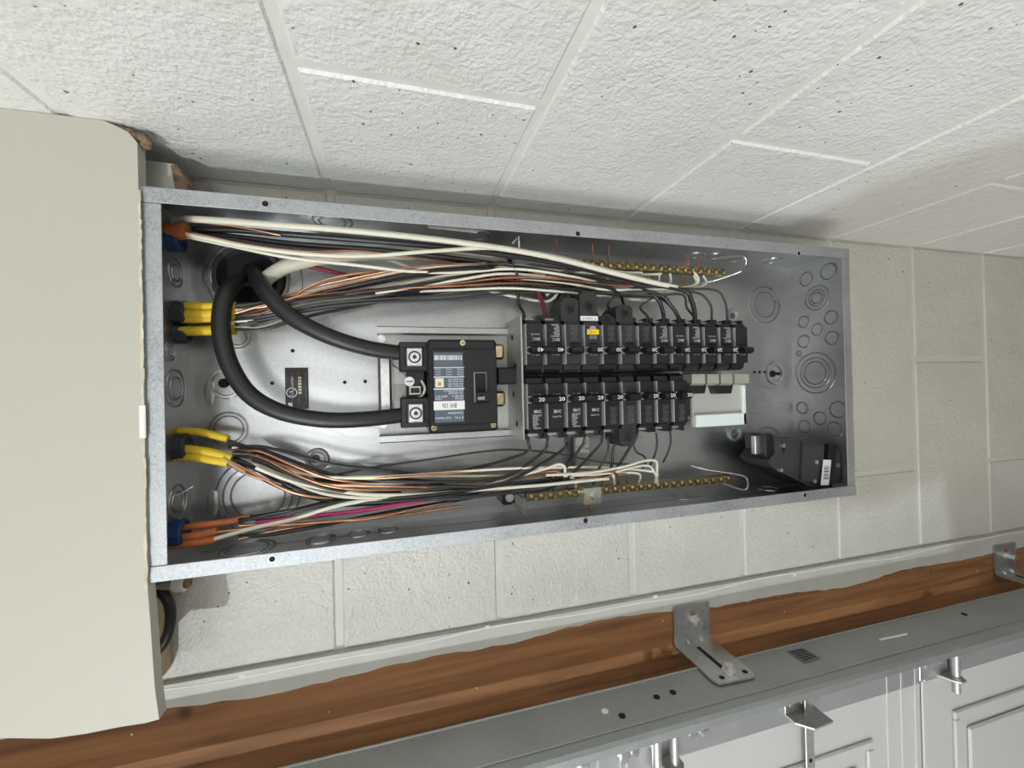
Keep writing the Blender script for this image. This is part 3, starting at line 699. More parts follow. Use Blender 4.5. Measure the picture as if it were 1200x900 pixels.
MB().tube([P(692, 588, .05), P(693, 603, .055)], .0024, 8, 1).build('stub', 'copper', lg)
o, A2, B2, pt2, Ln2 = bar('brass neutral bar beside the side block wall with zigzag screws', (684, 308), (849, 319), .050, True)
q = [(838, 303, .035), (870, 300, .03), (874, 310, .032), (868, 318, .045), (840, 328, .065), (822, 332, .08)]
MB().tube([P(*z) for z in q], .0018, 8, 4).build('loop_bracket', 'bright_steel', o, smooth=60)
q = [(576, 301, .06), (606, 303, .055), (603, 309, .06), (592, 308, .06)]
MB().tube([P(*z) for z in q], .0018, 6, 1).build('end_bracket', 'dull_steel', o)
q = [(601, 285, .03), (608, 277, .02), (608.5, 290, .03)]
MB().tube([P(*z) for z in q], .0016, 6, 1).build('bracket_hook', 'dull_steel', o)
a = P(590, 306, .06); MB().box(a[0]-.012, a[0]+.012, a[1]-.006, a[1]+.008, .06, .092, .001).build('bracket_base', 'breaker_black', o)
MB().cyl((a[0], a[1], .06), (0, 0, -1), .005, .003, 16).build('bracket_screw', 'bright_steel', o)
q = [(620, 308, .058), (690, 318, .058)]
MB().tube([P(*z) for z in q], .003, 6, 1).build('bar_arm', 'dull_steel', o)
for u, v0, v1 in ((652, 281, 296), (694, 286, 305), (713, 289, 307), (753, 291, 310), (801, 296, 313), (806, 300, 314), (818, 300, 314)):
    MB().tube([P(u, v0, .04), P(u+1, v1, .05)], .0011, 6, 1).build('wire_stub', 'copper', o)
# ---- conduit hub with service conductors
p = P(293, 326, NBK)
hub = thing('conduit_hub', 'round conduit opening with black bushing where the thick conductors enter the cabinet back', 'conduit', (p[0], p[1], NBK))
MB().ring((p[0], p[1], NBK), (0, 0, -1), .041, .004, .002, 40).build('knockout_edge', 'bright_steel', hub, smooth=50)
MB().ring((p[0], p[1], NBK), (0, 0, -1), .034, .009, .009, 40).build('bushing', 'bushing_black', hub, smooth=50)
MB().ring((p[0]+.002, p[1], NBK), (0, 0, -1), .0385, .003, .005, 40).build('locknut', 'dull_steel', hub, smooth=50)
MB().cyl((p[0], p[1], NBK-.0008), (0, 0, 1), .031, .0006, 36).build('opening', 'hole_black', hub)
for r in (.050,): MB().ring((p[0]+.006, p[1]+.002, NBK), (0, 0, -1), r, .0014, .0008, 44).build('knockout', 'galvanized_edge', hub, smooth=50)
def cable(name, label, cat, r, mt, pts, k=12, group=None, sub=5):
    return tag(MB().tube([P(*q) for q in pts], r, k, sub).build(name, mt, smooth=60), label, cat, group)
cable('service_conductor', 'thick black service conductor running nearly straight from hub to main breaker lug', 'cable', .0088, 'cable_black',
      [(299, 318, .088), (303, 330, .062), (318, 350, .042), (345, 374, .036), (390, 396, .036), (435, 409, .040), (472, 414, .044)], 16)
cable('service_conductor', 'thick black service conductor looping wide from hub to main breaker lug', 'cable', .0088, 'cable_black',
      [(290, 330, .088), (276, 333, .066), (263, 350, .048), (259, 385, .040), (268, 425, .036), (292, 462, .034), (330, 483, .034), (380, 492, .035), (430, 491, .038), (474, 486, .044)], 16)
cable('neutral_conductor', 'thick off-white neutral conductor bending out of the hub toward the neutral bar', 'cable', .0078, 'neutral_white',
      [(306, 334, .088), (318, 322, .066), (345, 309, .056), (400, 299, .054), (470, 297, .056), (540, 299, .06), (592, 304, .062)], 14)

# ================================================================ cable jackets and connectors
def connector(label, u, v, n, mt, r=.013, dt=0):
    p = PS(u, v, .012); p = (.0016, p[1], n)
    o = thing('cable_connector', label, 'connector', p)
    MB().cyl(p, (1, 0, 0), r, .010, 8).build('collar', mt, o); MB().ring((p[0]+.010, p[1], p[2]), (1, 0, 0), r*.8, r*.4, .002, 16).build('lip', mt, o)
connector('blue plastic connector around the red-orange cable nearest the side block wall', 203, 275, .052, 'connector_blue')
connector('dark grey connector with two yellow cables beside the hub', 205, 362, .062, 'connector_gray')
connector('second dark grey connector with a lone yellow cable beside the hub', 205, 388, .062, 'connector_gray', .010)
connector('dark grey connector with yellow cables below the keyhole toward the garage door', 205, 528, .058, 'connector_gray', .014)
connector('blue plastic connector around orange cables in the cabinet corner by the garage door', 207, 630, .048, 'connector_blue', .014)
def jacket(label, mt, pts, r=.0046, group=None):
    vs = [P(*q) for q in pts]
    return tag(MB().tube(vs, r, 10, 4).build('cable_jacket', mt, smooth=60), label, 'cable sheath', group)
jacket('red-orange flat cable sheath entering through the blue connector by the side block wall', 'jacket_orange', [(192, 272, .052), (205, 272, .045), (220, 270, .042)], .0085)
G = 'yellow sheaths beside the hub'
for (a, b, r) in ((358, 358, .0045), (368, 366, .0055), (374, 372, .0035), (387, 386, .0050)):
    jacket('yellow cable sheath in the group entering beside the conduit hub', 'jacket_yellow', [(196, a, .062), (225, a+1, .056), (258, b+1, .054), (277, b+1, .053)], r, G)
G = 'yellow sheaths toward the garage door'
for pts, r in (([(198, 525, .058), (225, 527, .052), (250, 531, .05), (272, 537, .049)], .0048), ([(200, 536, .058), (230, 536, .050), (250, 539, .048), (268, 542, .047)], .0046), ([(205, 505, .066), (232, 506, .062), (255, 511, .06), (267, 514, .06)], .0042)):
    jacket('yellow cable sheath in the group below the wide conductor loop', 'jacket_yellow', pts, r, G)
G = 'orange sheaths'
for pts, r in (([(198, 622, .05), (230, 616, .048), (270, 611, .047), (294, 606, .047)], .0034), ([(198, 632, .046), (228, 628, .044), (255, 622, .043)], .0042), ([(200, 640, .044), (230, 636, .041), (252, 632, .04)], .0038)):
    jacket('orange cable sheath from the corner blue connector by the garage door', 'jacket_orange', pts, r, G)
tag(MB().tube([P(262, 536, .046), P(275, 545, .045), P(288, 553, .044)], .0024, 8).build('paper_wrap', 'paper', smooth=60), 'torn brown paper filler at the end of a yellow cable', 'paper')

# ================================================================ wires
COLN = {'w': ('wire_white', 'white'), 'k': ('wire_black', 'black'), 'c': ('copper', 'bare copper'), 'r': ('wire_red', 'dark red'), 'm': ('wire_magenta', 'magenta red'), 'g': ('wire_gray', 'dusty dark grey')}
RAD = {'w': .0017, 'k': .0019, 'c': .0014, 'r': .0019, 'm': .0022, 'g': .0017}
def wire(colr, pts, label, group=None, r=None):
    mt, nm = COLN[colr]
    return tag(MB().tube([P(*q) for q in pts], r or RAD[colr], 8, 4).build('wire', mt, smooth=60), label.replace('#', nm), 'wire', group)
def term(i, up):       # pixel-free terminal point of pole i as (s,t,n)
    s = SBR+i*BW+.0105; t = (tU0+.002 if up else tL1-.002); return (s, t, .038)
def wire3(colr, pts3, label, group=None, r=None):
    mt, nm = COLN[colr]
    return tag(MB().tube(pts3, r or RAD[colr], 8, 4).build('wire', mt, smooth=60), label.replace('#', nm), 'wire', group)
GA = 'wires of the bundle nearest the side block wall'
wire('w', [(197, 262, .062), (212, 258, .052), (232, 257, .040), (330, 264, .032), (420, 271, .028), (540, 284, .028), (640, 300, .032), (720, 320, .036), (770, 332, .040), (793, 337, .042)], 'thick white wire arching the full length beside the side block wall', r=.0036)
wire('k', [(203, 271, .054), (265, 269, .046), (330, 274, .042), (420, 281, .038), (520, 290, .036), (640, 306, .038), (740, 328, .042), (800, 340, .042), (810, 352, .040), (814, 366, .039), (814, 382, .038)], 'thick black wire lying under the long thick white wire', r=.0034)
wire('k', [(204, 274, .056), (262, 276, .05), (350, 286, .048), (470, 295, .046), (600, 312, .046), (700, 328, .046), (750, 338, .044), (770, 350, .040), (777, 366, .039), (778, 382, .038)], 'thick black wire bending into the eighth breaker beside the side block wall', r=.0028)
wire('k', [(205, 277, .056), (256, 279, .046), (350, 291, .05), (460, 297, .05), (600, 314, .052), (720, 334, .05), (772, 345, .040), (786, 358, .039), (794, 370, .038), (796, 382, .038)], 'black wire with frayed pale edge into the ninth breaker place', r=.0026)
wire('w', [(215, 274, .040), (250, 281, .034), (290, 289, .032), (360, 298, .030), (430, 300, .030), (510, 294, .030), (580, 291, .032), (650, 300, .036), (720, 318, .042), (752, 320, .048)], 'white wire from the red-orange sheath crossing below the thick white wire', r=.0023)
wire('w', [(218, 277, .042), (270, 288, .038), (340, 302, .036), (420, 311, .036), (480, 318, .038), (540, 319, .042), (600, 313, .046), (660, 318, .050), (740, 322, .052), (775, 321, .052)], 'white wire dipping lowest of those from the red-orange sheath', r=.0019)
wire('c', [(240, 261, .040), (280, 266, .038), (310, 272, .036), (329, 276, .036)], 'short bare copper wire end pointing along the thick white wire', r=.0011)
wire('c', [(225, 273, .04), (290, 287, .040), (360, 295, .042), (420, 294, .046), (500, 304, .05), (600, 316, .052), (690, 324, .052), (714, 318, .052)], '# wire running with the white ones from the red-orange sheath', GA)
wire('c', [(290, 375, .05), (340, 352, .048), (355, 340, .046), (385, 327, .044), (430, 319, .044), (470, 317, .048), (560, 309, .052)], 'bare copper wire rising in an arc across the red wire beside the hub')
wire('r', [(345, 309, .060), (375, 315, .058), (410, 323, .056), (450, 326, .056), (500, 322, .056), (560, 322, .054), (620, 334, .048), (634, 350, .046), (638, 366, .039), (638, 380, .038)], 'dark red wire curving from behind the neutral conductor to the first two-pole breaker', r=.0026)
wire('w', [(440, 300, .06), (460, 306, .06), (490, 316, .06), (540, 318, .06)], 'short stretch of white wire showing behind the bundle near the paper label', r=.0022)
# bundle from the yellow sheaths beside the hub
def bundle(path, spread, cols, label, group, ends, jit=.004, npx=None, seed=1, stagger=None):
    rnd = random.Random(seed); K = len(cols)
    for i, cc in enumerate(cols):
        f0 = (i+.5)/K*2-1; pts = []; ph = rnd.uniform(0, 6.28); ph2 = rnd.uniform(0, 6.28)
        cut = ends[i][0] if ends[i] else len(path)
        for j, (u, v, n) in enumerate(path[:cut]):
            f = f0+.30*math.sin(ph+j*.8)*(0.3 if j == 0 else 1)
            p = P(u, v+f*spread[j], n+.008*math.sin(ph2+j*.9)+(.002 if cc == 'w' else 0))
            pts.append(p)
        if ends[i] and ends[i][1]:
            for q in ends[i][1]: pts.append(q)
        lb = label; e = ends[i]
        if e and len(e) > 2: lb = label+' to breaker place '+e[2]
        elif e and e[1]: lb = label+' to the neutral bar'
        wire3(cc, pts, lb, group, RAD[cc]*rnd.uniform(.92, 1.1))
pathB = [(276, 371, .052), (310, 366, .050), (360, 353, .048), (420, 343, .047), (480, 335, .047), (540, 329, .047), (600, 325, .047), (660, 330, .047), (720, 338, .047), (770, 342, .046), (800, 342, .046)]
spB = [17, 18, 16, 16, 17, 17, 15, 12, 8, 6, 5]
def tU(i): 
    q = term(i, True); return [(q[0]-.004, q[1]-.030, .054), (q[0]-.001, q[1]-.014, .042), q]
def tL(i):
    q = term(i, False); return [(q[0]-.006, q[1]+.030, .044), (q[0]-.001, q[1]+.014, .036), q]
def nb2(x): q = pt2(Ln2*x, .006, .004); return [(q[0]-.01, q[1]+.018, .05), q]
def nb1(x): q = pt(Ln*x, -.006, .004); return [(q[0]-.006, q[1]-.014, .046), q]
colsB = ['c', 'w', 'k', 'c', 'k', 'w', 'k', 'c', 'w', 'k', 'c', 'k', 'w', 'k', 'g', 'w', 'k', 'g']
endsB = [(9, nb2(.45)), (9, nb2(.52)), (7, tU(0), 'one'), (8, nb2(.3)), (8, tU(2), 'three'), (9, nb2(.6)), (8, tU(3), 'four'), (9, nb2(.7)), (7, nb2(.15)), (8, tU(4), 'five'), (8, nb2(.36)), (9, tU(5), 'six'), (9, nb2(.78)), (9, tU(6), 'seven'), (10, tU(7), 'eight'), (9, nb2(.85)), (10, tU(9), 'ten'), (11, tU(10), 'eleven')]
bundle(pathB, spB, colsB, '# wire from the yellow sheaths beside the hub', 'wires from the yellow sheaths beside the hub', endsB, seed=4)
wire('g', [(640, 322, .044), (700, 316, .042), (760, 330, .040), (800, 340, .040), (822, 345, .040), (833, 358, .038), (834, 372, .038), (834, 383, .038)], 'dark grey wire curving over to the eleventh breaker place')
wire('g', [(660, 328, .046), (740, 334, .044), (800, 338, .042), (838, 340, .042), (849, 352, .038), (852, 368, .038), (852, 384, .038)], 'dark grey wire hooking over to the twelfth breaker place beside the loop bracket')
wire('w', [(640, 346, .055), (660, 333, .055), (645, 352, .058), (620, 351, .062), (570, 340, .066)], 'white wire curling back below the bundle near the two-pole breaker', r=.0021)
wire('w', [(708, 345, .066), (735, 350, .064), (765, 352, .062), (776, 350, .058), (782, 340, .052)], 'white wire looping behind the black drops to the breakers', r=.0021)
wire('w', [(690, 331, .05), (715, 334, .048), (735, 338, .046), (750, 343, .048), (757, 341, .05)], 'wavy white wire under the black bundle above the dusty breakers', r=.0016)
wire('w', [(812, 318, .05), (818, 325, .052), (818, 332, .054), (812, 337, .056)], 'short white wire hook below the neutral bar beside the loop bracket', r=.0015)

pathC = [(272, 533, .050), (305, 541, .047), (345, 557, .045), (390, 568, .043), (450, 571, .042), (520, 570, .042), (590, 565, .042), (650, 559, .043), (710, 555, .045), (760, 548, .046)]
spC = [9, 16, 20, 20, 20, 19, 15, 10, 7, 5]
colsC = ['k', 'w', 'c', 'k', 'c', 'w', 'k', 'c', 'w', 'k', 'c', 'w', 'k', 'g', 'k', 'c', 'k']
endsC = [(6, tL(0), 'one'), (9, nb1(.60)), (8, nb1(.12)), (7, tL(1), 'two'), (8, nb1(.18)), (9, nb1(.52)), (7, tL(2), 'three'), (9, nb1(.42)), (8, nb1(.22)), (8, tL(3), 'four'), (9, nb1(.46)), (9, nb1(.40)), (9, tL(5), 'six'), (8, nb1(.30)), (9, tL(6), 'seven'), (8, nb1(.34)), (8, tL(4), 'five')]
bundle(pathC, spC, colsC, '# wire from the yellow sheaths below the conductor loop', 'wires from the yellow sheaths below the loop', endsC, seed=9)
wire('w', [(300, 548, .042), (345, 565, .040), (400, 576, .038), (440, 580, .037), (500, 579, .037), (560, 574, .037), (630, 569, .038), (690, 563, .040), (713, 561, .044)], 'white wire lowest in the bundle, passing just above the neutral bar clamp', r=.0021)
wire('w', [(560, 572, .04), (610, 557, .042), (640, 549, .042), (655, 544, .042), (662, 548, .044), (660, 560, .048)], 'white wire making a short hook beside the first two breakers', r=.0020)
wire('w', [(640, 557, .044), (690, 554, .043), (730, 547, .042), (755, 540, .042), (768, 540, .043), (770, 549, .046), (768, 566, .050)], 'white wire hooking back into the neutral bar past the last breaker', r=.0018)
wire('w', [(660, 558, .045), (710, 555, .045), (745, 547, .044), (760, 546, .044), (766, 552, .046), (771, 566, .050)], 'white wire with a tight hook inside the other hooking wire', r=.0016)
wire('g', [(395, 556, .05), (440, 547, .05), (500, 539, .052), (560, 530, .054), (600, 527, .055), (650, 531, .055), (700, 541, .053), (740, 544, .05), (757, 541, .046)], 'thin dark grey wire arching across the bare back plate', r=.0013)
wire('g', [(742, 521, .034), (746, 530, .044), (754, 534, .05), (757, 541, .05), (752, 550, .05)], 'grey wire leaving the dusty tall breaker toward the garage door', r=.0013)
G = 'dark wires dropping from breakers toward the garage door'
for (u0, v0, u1, v1) in ((712, 513, 700, 552), (769, 508, 762, 545), (785, 505, 777, 542)):
    wire('g', [(u0, v0, .034), (u0+1, v0+12, .046), ((u0+u1)/2+2, (v0+v1)/2+6, .052), (u1, v1, .05)], 'dark grey wire dropping from a single-pole breaker toward the neutral bar by the garage door', G, .0015)
G = 'black wires from yellow sheaths lower'
for i, dy in enumerate((0, 5, 11)):
    wire('k', [(268, 517+dy*.4, .058), (300, 528+dy, .055), (335, 544+dy, .052), (370, 557+dy*.6, .05), (430, 560+dy*.6, .05), (520, 565+dy*.4, .048)], 'black wire fanning out of the upper yellow sheath below the loop', G, .0021)
wire('c', [(285, 527, .05), (320, 541, .048), (350, 552, .046), (368, 562, .045)], 'bare copper wire ending loose beside the mounting hole')
wire('c', [(262, 540, .046), (284, 553, .043), (305, 561, .042), (330, 568, .042)], 'bare copper wire running under the torn paper filler')
# bundle from the orange sheaths
pathD = [(280, 620, .046), (320, 614, .044), (370, 606, .042), (420, 600, .042), (480, 592, .043), (540, 583, .045), (590, 573, .048)]
spD = [14, 14, 15, 14, 11, 9, 6]
bundle(pathD, spD, ['k', 'k', 'c', 'w', 'c', 'k', 'c'], '# wire in the bundle from the orange sheaths in the corner', 'wires from the orange sheaths', [None, None, (6, None), None, (6, None), None, (6, None)], seed=3)
wire('m', [(300, 612, .040), (350, 606, .038), (420, 599, .037), (480, 589, .037), (540, 580, .038), (595, 571, .042)], 'magenta red wire in the bundle from the orange sheaths')
wire('w', [(250, 632, .040), (300, 618, .037), (345, 608, .036), (390, 594, .036), (430, 587, .037), (480, 586, .037), (520, 581, .038), (560, 573, .04)], 'white wire rising from the orange sheaths over the magenta wire', r=.0023)
wire('c', [(250, 624, .040), (330, 615, .037), (400, 611, .036), (440, 607, .036), (480, 598, .038), (520, 590, .04)], 'shiny bare copper wire below the magenta wire', r=.0014)
wire('k', [(294, 606, .047), (330, 601, .047), (370, 592, .046), (410, 582, .045), (470, 576, .045)], 'black wire leaving the long orange sheath', r=.0024)
tag(MB().tube([P(193, 584, .03), P(210, 579, .03), P(226, 570, .03)], .0005, 5).build('fiber_strand', 'print_white'), 'thin loose white strand inside the cabinet near the orange sheaths', 'strand')

# ---- things behind the chase
o = thing('cable_clamp', 'metal conduit clamp poking out under the cabinet corner beside the chase', 'clamp', P(206, 688, .06))
p = P(208, 686, .055); MB().cyl((p[0]-.018, p[1]-.002, .06), (1, 0, 0), .0075, .016, 12).build('barrel', 'dull_steel', o)
MB().cyl((p[0]-.003, p[1]-.001, .058), (1, 0, -.2), .0085, .010, 6).build('clamp_nut', 'label_white', o)
MB().cyl((p[0]+.007, p[1]-.001, .0565), (1, 0, -.2), .0055, .003, 12).build('clamp_opening', 'foam', o)
cable('looped_cable', 'black cable looping out from behind the drywall chase below the cabinet', 'cable', .0050, 'cable_black', [(168, 688, .06), (182, 690, .058), (196, 702, .056), (200, 722, .056), (196, 745, .057), (186, 761, .059), (170, 776, .062)], 12)
p = P(183, 208, .030)
o = thing('wood_shim', 'painted splintered wood shim wedged between cabinet and side block wall', 'wood piece', p)
MB().prism([(-.03, -.040), (.018, -.038), (.028, -.020), (.024, -.004), (-.03, -.004)], .030, .055).build('shim_body', 'jamb_paint', o)
MB().prism([(.014, -.036), (.0185, -.0382), (.0288, -.020), (.0248, -.004), (.018, -.010)], .0290, .0556).build('splintered_end', 'foam', o)
q = MB()
for i, (u, v) in enumerate(((131, 149), (136, 150), (141, 151.5), (146, 152.5), (151, 154), (156, 156), (161, 158), (166, 161), (170, 164), (171, 169), (166, 167), (162, 163), (157, 160))):
    c = P(u, v, -.001); q.ball((c[0], max(c[1], TW+.002), .000+.004*random.random()), .0032+.0016*random.random(), 8)
tag(q.build('foam_sealant', 'foam', smooth=60), 'brown crumbly sealant in the gap between chase corner and side block wall', 'sealant')

# ================================================================ garage door, track and brackets
ND = .035; TD0 = .630
door = thing('garage_door', 'white sectional garage door with raised panels and steel end stiles', 'garage door', (SBOT, 1.8, ND))
def DP(u, v): return P(u, v, ND)
gap = .5*(DP(1085, 800)[0]+DP(1080, 890)[0]); SH = .545
edges = [gap-3*SH, gap-2*SH, gap-SH, gap, gap+SH, gap+1.82*SH]
TS = .700
for i in range(5):
    a, b = edges[i]+.002, edges[i+1]-.002
    sec = MB().box(a, b, TD0, 3.0, ND+.002, ND+.045, .002).build('door_section', 'door_white', door)
    # tongue ribs beside the joint
    for d in (.016, .048, .080):
        MB().box(b-d-.004, b-d, TD0+.002, 3.0, ND-.0015, ND+.003, .001).build('joint_rib', 'door_white', sec)
        None
    for k in range(4):
        t0 = .765+k*.57; t1 = t0+.48; pa, pb = a+.070, b-.115
        fr = MB()
        for (x0, x1, y0, y1) in ((pa, pb, t0, t0+.014), (pa, pb, t1-.014, t1), (pa, pa+.014, t0+.014, t1-.014), (pb-.014, pb, t0+.014, t1-.014)): fr.box(x0, x1, y0, y1, ND-.003, ND+.003, .002)
        fr.build('panel_molding', 'door_white', sec); MB().box(pa+.035, pb-.035, t0+.035, t1-.035, ND-.004, ND+.003, .003).build('raised_panel', 'door_white', sec)
    MB().box(a+.001, b-.001, TD0-.001, TS, ND-.0010, ND+.004, .0006).build('end_stile', 'stile_steel', door)
    MB().box(b+.0002, b+.0038, TD0, 3.0, ND+.004, ND+.04).build('joint_seal', 'door_seal', door)
def bolt(p, ax, r, h, par, nm='bolt', mt='bright_steel', washer=True):
    if washer: MB().cyl(p, ax, r*1.5, h*.25, 16).build('washer', mt, par)
    MB().cyl(p, ax, r, h, 6).build(nm, mt, par)
# door track
TK, NK0, NK1 = .590, .038, -.035
tr = thing('door_track', 'grey galvanized vertical garage door track with punched holes', 'door track', (SBOT, TK, NK0))
prof = [(TK, NK0), (TK, NK1), (TK+.003, NK1-.004), (TK+.012, NK1-.004), (TK+.012, NK1-.0022), (TK+.004, NK1-.0022), (TK+.002, NK1), (TK+.002, NK0-.004), (TK+.020, NK0-.004), (TK+.020, NK0+.004), (TK+.018, NK0+.004), (TK+.018, NK0-.002), (TK+.002, NK0-.002), (TK+.002, NK0)]
MB().prism(prof, STOP+.05, SBOT, 's').build('channel', 'track_steel', tr)
MB().tube([(STOP+.05, TK-.0005, NK0), (SBOT, TK-.0005, NK0)], .0018, 8, 1).build('rolled_edge', 'track_steel', tr, smooth=60)
MB().box(STOP+.05, SBOT, TK-.0012, TK, NK1+.012, NK1+.018, .0008).build('stiffening_bead', 'track_steel', tr)
for (u, v) in ((769.5, 817), (788.5, 811.5), (729, 839), (848, 793), (1130, 720)):
    p = PT(u, v, TK); MB().cyl((p[0], TK-.0007, p[2]), (0, 1, 0), .0042, .0008, 14).build('punched_hole', 'hole_black', tr)
p = PT(709, 834, TK); MB().cyl((p[0], TK-.0009, p[2]), (0, 1, 0), .0042, .0008, 14).build('paint_dot', 'putty', tr)
c = [PT(u, v, TK-.0006) for u, v in ((922, 763), (940, 759), (961, 771), (943, 777))]
st = MB().sheet(c, (0, -.0004, 0)).build('barcode_sticker', 'print_dim', tr)
for i in range(5):
    f0 = .12+i*.17; f1 = f0+.09
    def lerp(a, b, f): return tuple(a[j]+(b[j]-a[j])*f for j in range(3))
    e0, e1, e2, e3 = lerp(c[0], c[1], .1), lerp(c[0], c[1], .9), lerp(c[3], c[2], .9), lerp(c[3], c[2], .1)
    qd = [lerp(e0, e3, f0), lerp(e1, e2, f0), lerp(e1, e2, f1), lerp(e0, e3, f1)]
    MB().sheet([(q[0], q[1]-.0005, q[2]) for q in qd], (0, -.0004, 0)).build('barcode_bar', 'ink', st)
c = [PT(u, v, TK-.0006) for u, v in ((1030, 749), (1063, 742), (1063.5, 744.5), (1031, 751))]
MB().sheet(c, (0, -.0005, 0)).build('paint_scrape', 'putty', tr)
# wall brackets for the track
def bracket(label, ds, base_s=.6205):
    o = thing('track_bracket', label, 'bracket', (base_s+ds+.03, .55, NJ))
    s0, s1 = base_s+ds, base_s+ds+.064; TB_ = .5885
    MB().prism([(s0, .531), (s0+.004, .5285), (s1-.002, .5295), (s1, .534), (s1, TB_), (s0, TB_)], NJ-.0042, NJ-.0008).build('wall_leg', 'bracket_steel', o)
    leg = MB().prism([(s0, NJ-.001), (s1, NJ-.001), (s1, .006), (s1-.006, -.003), (s0+.004, .000), (s0, .008)], TB_-.0028, TB_, 't').build('track_leg', 'bracket_steel', o)
    for x in (.35, .72):
        MB().ball((s0+(s1-s0)*x, TB_-.003, NJ-.004), .006, 10, (.55, .9, .9)).build('gusset', 'bracket_steel', o, smooth=60)
    bolt((s0+.036, .553, NJ-.0042), (0, 0, -1), .0065, .013, o)
    MB().cyl((s0+.033, .544, NJ-.0048), (0, 0, 1), .0045, .0006, 14).build('bolt_hole', 'jamb_wood', o)
    MB().box(s0+.027, s0+.033, TB_-.0034, TB_-.0026, .018, .072, .0003).build('slot', 'hole_black', leg)
    bolt((s0+.033, TB_-.0028, .015), (0, -1, 0), .006, .009, leg)
    for d in (.015, .053): MB().cyl((s0+d, TB_-.0033, .008), (0, 1, 0), .0036, .0006, 14).build('leg_hole', 'hole_black', leg)
bracket('bent galvanized track bracket with long slot, bolted to the brown jamb beside the panel', 0)
b2 = P(1163, 650, NJ)
bracket('second bent galvanized track bracket bolted lower down the brown jamb', b2[0]-.6205)
# hinge with roller stem by the section joint
def hinge(label, ub, vb):
    c = P(ub, vb, ND-.014)
    o = thing('roller_hinge', label, 'hinge', (c[0], c[1], ND))
    MB().box(c[0]-.062, c[0]-.012, TD0+.020, TS-.006, ND-.0040, ND-.0015, .001).build('hinge_leaf', 'stile_steel', o)
    MB().box(c[0]+.012, c[0]+.050, TD0+.020, TS-.006, ND-.0040, ND-.0015, .001).build('hinge_leaf', 'stile_steel', o)
    for tt in (TD0+.004, TS-.008):
        MB().prism([(c[0]-.020, ND-.0015), (c[0]-.012, ND-.020), (c[0]-.004, ND-.027), (c[0]+.008, ND-.027), (c[0]+.014, ND-.018), (c[0]+.014, ND-.0015)], tt, tt+.003, 't').build('hinge_ear', 'dull_steel', o)
    MB().cyl((c[0]+.001, TK+.018, ND-.017), (0, 1, 0), .0056, TS+.016-TK-.018, 14).build('roller_stem', 'dull_steel', o, smooth=60)
    MB().cyl((c[0]+.001, TS-.010, ND-.017), (0, 1, 0), .0088, .004, 14).build('stem_washer', 'dull_steel', o)
    for (ds, dt) in ((-.052, .022), (-.026, .018), (.036, .02)): bolt((c[0]+ds, TD0+dt+.016, ND-.004), (0, 0, -1), .0058, .007, o, washer=False)
    return o
hinge('roller hinge with stem at the lower joint between the door sections', 1117, 785)
hn = hinge('roller hinge with double stem at the higher joint between the door sections', 788, 884)
c = P(768, 884, ND-.014); MB().cyl((c[0], TK+.018, ND-.017), (0, 1, 0), .0062, .11, 14).build('knuckle_tube', 'bright_steel', hn, smooth=60)
# perforated strap with its L clip
p = P(945, 815, ND-.010)
o = thing('perforated_strap', 'narrow perforated steel strap hung from an L clip on the door stile', 'strap', (p[0], .64, ND))
MB().box(p[0]-.008, p[0]+.008, TD0+.004, 1.4, ND-.014, ND-.0125, .0004).build('strap', 'bright_steel', o)
for i in range(8): MB().cyl((p[0], TD0+.02+i*.05, ND-.0144), (0, 0, 1), .0030, .0006, 12).build('strap_hole', 'hole_black', o)
MB().box(p[0]-.034, p[0]+.020, TD0+.010, TD0+.052, ND-.0045, ND-.0015, .0006).build('clip_leaf', 'dull_steel', o)
MB().prism([(p[0]-.034, ND-.002), (p[0]+.022, ND-.002), (p[0]+.020, ND-.034), (p[0]-.018, ND-.036), (p[0]-.034, ND-.020)], TD0+.052, TD0+.0545, 't').build('clip_shelf', 'dull_steel', o)
for ds in (-.026, -.004): bolt((p[0]+ds, TD0+.036, ND-.0045), (0, 0, -1), .0055, .006, o, washer=False)
G = 'stile bolts'
for (u, v) in ((681, 893), (728, 880), (822, 853)):
    p = P(u, v, ND-.004); o = thing('stile_bolt', 'zinc hex bolt in the door end stile near the higher hinge', 'bolt', (p[0], p[1], ND-.001), G); bolt((p[0], max(p[1], TD0+.01), ND-.001), (0, 0, -1), .0072, .015, o)

# ================================================================ room lamps, added side fill mount, person placed to cast the wall shadow (outside the frame)
o = thing('bulb_lamp', 'bare bulb in a ceiling socket behind the photographer', 'lamp', (STOP, LA[1], LA[2]))
MB().cyl((STOP, LA[1], LA[2]), (1, 0, 0), .05, .03, 20).build('socket', 'fixture_white', o)
q = MB(); q.ring((LA[0]-.065, LA[1], LA[2]), (1, 0, 0), .016, .012, .03, 16); q.build('bulb_neck', 'fixture_white', o)
o = thing('ceiling_fixture', 'round diffuse ceiling light behind the photographer', 'lamp', (STOP, LB[1], LB[2]))
MB().cyl((STOP, LB[1], LB[2]), (1, 0, 0), .30, .05, 36).build('fixture_pan', 'fixture_white', o)
o = thing('side_fill_mount', 'small mount for an added soft fill light toward the far door post', 'lamp', (STOP, LC[1], LC[2]))
MB().cyl((STOP, LC[1]+.15, LC[2]), (1, 0, 0), .04, .06, 20).build('canopy', 'fixture_white', o)  # token mount for the added side fill

